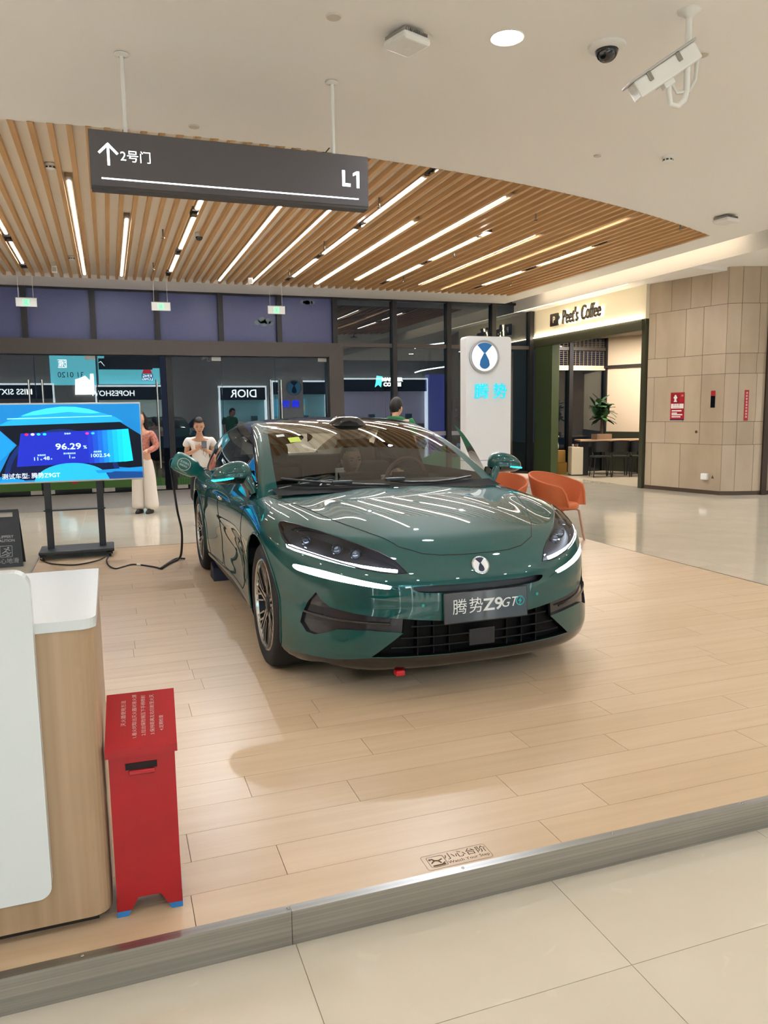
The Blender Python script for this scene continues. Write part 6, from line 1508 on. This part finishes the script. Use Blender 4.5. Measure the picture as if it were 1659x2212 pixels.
def stripe_mat():
    m = mat('striped_cotton', '#c7d2d8', .8); nt = m.node_tree; b = nt.nodes['Principled BSDF']
    tc = nt.nodes.new('ShaderNodeTexCoord'); wv = nt.nodes.new('ShaderNodeTexWave'); wv.inputs['Scale'].default_value = 9; wv.bands_direction = 'Y'; wv.inputs['Distortion'].default_value = 1.5
    r = nt.nodes.new('ShaderNodeValToRGB'); r.color_ramp.elements[0].color = rgb('#5f7684'); r.color_ramp.elements[1].color = rgb('#d5dde0'); r.color_ramp.elements[0].position = .3; r.color_ramp.elements[1].position = .6
    nt.links.new(tc.outputs['Object'], wv.inputs['Vector']); nt.links.new(wv.outputs['Fac'], r.inputs[0]); nt.links.new(r.outputs[0], b.inputs['Base Color']); return m
skin_mb([(-.12, .12, .60, (.16, .13)), (-.04, .06, .78, (.155, .12)), (.10, .0, .92, (.155, .11)), (.19, -.02, .985, (.068, .06)), (.30, -.04, .95, .066), (.43, -.22, .90, .056), (.48, -.40, .985, .042), (-.10, .02, .93, .066), (-.12, -.14, .73, .056)],
        [(0, 1), (1, 2), (2, 3), (2, 4), (4, 5), (5, 6), (2, 7), (7, 8)]).build('shirt', stripe_mat(), p4_)
skin_mb([(-.11, .10, .60, (.15, .12)), (.0, -.25, .60, .095), (.0, -.55, .56, .07), (-.20, -.25, .60, .095), (-.20, -.55, .56, .07)], [(0, 1), (1, 2), (0, 3), (3, 4)]).build('trousers', M_dark, p4_)
ph = thing('mobile_phone', 'white phone held up by the person inside the car', 'phone', cp(-1.20, -.13, .97), CAR.rotation_euler.z + PI / 2 + .2)
MB().bbox(-.038, .038, -.005, .005, -.02, .11, .005, 2).build('case', M_white_plastic, ph)

# ================================================================== CHARGING GUN AND CABLES
M_gun = mat('gun_teal', '#0f6e6c', .3, coat=.4)
ga, gb = cp(-3.36, -.93, .930), cp(-3.40, -1.15, 1.055)
gd = (gb - ga).normalized()
gn = thing('charging_gun', 'fat teal charging gun with a white ring emblem plugged into the rear of the car', 'charger', ga)
L = (gb - ga).length
Mg = frame((0, 0, 0), gd.orthogonal().normalized(), gd.cross(gd.orthogonal()).normalized())
MB().lathe([(0, -.02), (.055, -.02), (.062, .03), (.085, .06), (.098, .14), (.098, .24), (.085, L + .02), (.05, L + .035), (0, L + .035)], (0, 0, 0), 32).xf(Mg).build('body', M_gun, gn)
view = (Vector((0, 0, 1.5)) - ga).normalized(); nn = (view - gd * view.dot(gd)).normalized(); xx = -gd; yy = nn.cross(xx)
Me = frame(gd * .17 + nn * .0, xx, yy)
def wrap(x, y, r=.0985): 
    a = y / r; return gd * (.17) + xx * x + yy * (r * math.sin(a)) + nn * (r * math.cos(a) + .001)
MB().tube([wrap(.062 * math.cos(2 * PI * i / 30), .062 * math.sin(2 * PI * i / 30)) for i in range(30)], .0028, 5, True).build('ring_emblem', M_pw, gn)
for tx, y_, s_ in (('五分钟九', .016, .024), ('超级快充', -.016, .020)):
    t = text_mesh(tx, s_); t.v = [tuple(wrap(v[0], v[1] + y_)) for v in t.v]; t.build('lettering', M_pw, gn)
t = text_mesh('充电五分钟续航更长久', .013); t.v = [tuple(wrap(v[0], v[1] - .078)) for v in t.v]; t.build('lettering', M_pw, gn)
cab = thing('charging_cable', 'black charging cable hanging from the gun down to the platform', 'cable', (0, 0, 0))
def crm(pts, n=8):
    pts = [Vector(p) for p in pts]; out = []
    for i in range(len(pts) - 1):
        a, b, c, d = pts[max(i - 1, 0)], pts[i], pts[i + 1], pts[min(i + 2, len(pts) - 1)]
        for k in range(n):
            t = k / n; out.append(.5 * ((2 * b) + (c - a) * t + (2 * a - 5 * b + 4 * c - d) * t * t + (3 * b - a - 3 * c + d) * t ** 3))
    return out + [pts[-1]]
g_end = gb + gd * .02
cab.location = (.62, 8.0, 0); o0 = Vector(cab.location)
MB().tube([p - o0 for p in crm([g_end, g_end + gd * .05 + Vector((0, 0, -.05)), (.575, 7.93, .80), (.60, 7.93, .55), (.635, 7.95, .33), (.63, 8.05, .10), (.60, 8.12, .016), (.50, 7.95, .013), (.41, 7.72, .013)])], .0115, 8).build('cable', M_black, cab)
MB().tube([p - o0 for p in crm([(.67, 8.14, .013), (.58, 8.16, .015), (.46, 7.86, .018), (.40, 7.70, .014)])], .0095, 8).build('cable_tail', M_black, cab)
pc_ = thing('power_cable', 'thin black cable snaking over the platform to the screen stand', 'cable', (.16, 8.06, 0)); o1 = Vector(pc_.location)
MB().tube([p - o1 for p in crm([(.41, 7.69, .009), (.33, 7.86, .008), (.16, 8.06, .008), (.06, 7.98, .008), (-.02, 7.91, .008), (-.08, 8.10, .008), (-.10, 8.40, .008), (-.08, 8.62, .012)])], .0075, 7).build('cable', M_black, pc_)
MB().tube([p - o1 for p in crm([(.22, 7.99, .009), (.19, 8.03, .009)], 2)], .0095, 7).build('cable_tag', M_white_plastic, pc_)
lc = thing('screen_cable', 'black cable looping from under the screen stand to the platform edge', 'cable', (-.5, 8.4, 0)); o2 = Vector(lc.location)
MB().tube([p - o2 for p in crm([(-.12, 8.60, .009), (-.20, 8.42, .009), (-.40, 8.27, .009), (-.62, 8.42, .009), (-.72, 8.62, .009), (-.76, 8.75, .009)])], .007, 7).build('cable', M_black, lc)
# wheel chock
ch = thing('wheel_chock', 'dark block standing behind the front of the rear wheel', 'chock', cp(-2.60, -.86)); ch.rotation_euler = (0, 0, CAR.rotation_euler.z)
MB().prism([(-.13, 0), (.12, 0), (.10, .12), (-.06, .15)], -.09, .09, 'y').build('block', mat('chock_navy', '#141c30', .5), ch)
MB().box(-.10, .10, -.092, .092, .004, .02).build('foot_strip', M_black, ch)
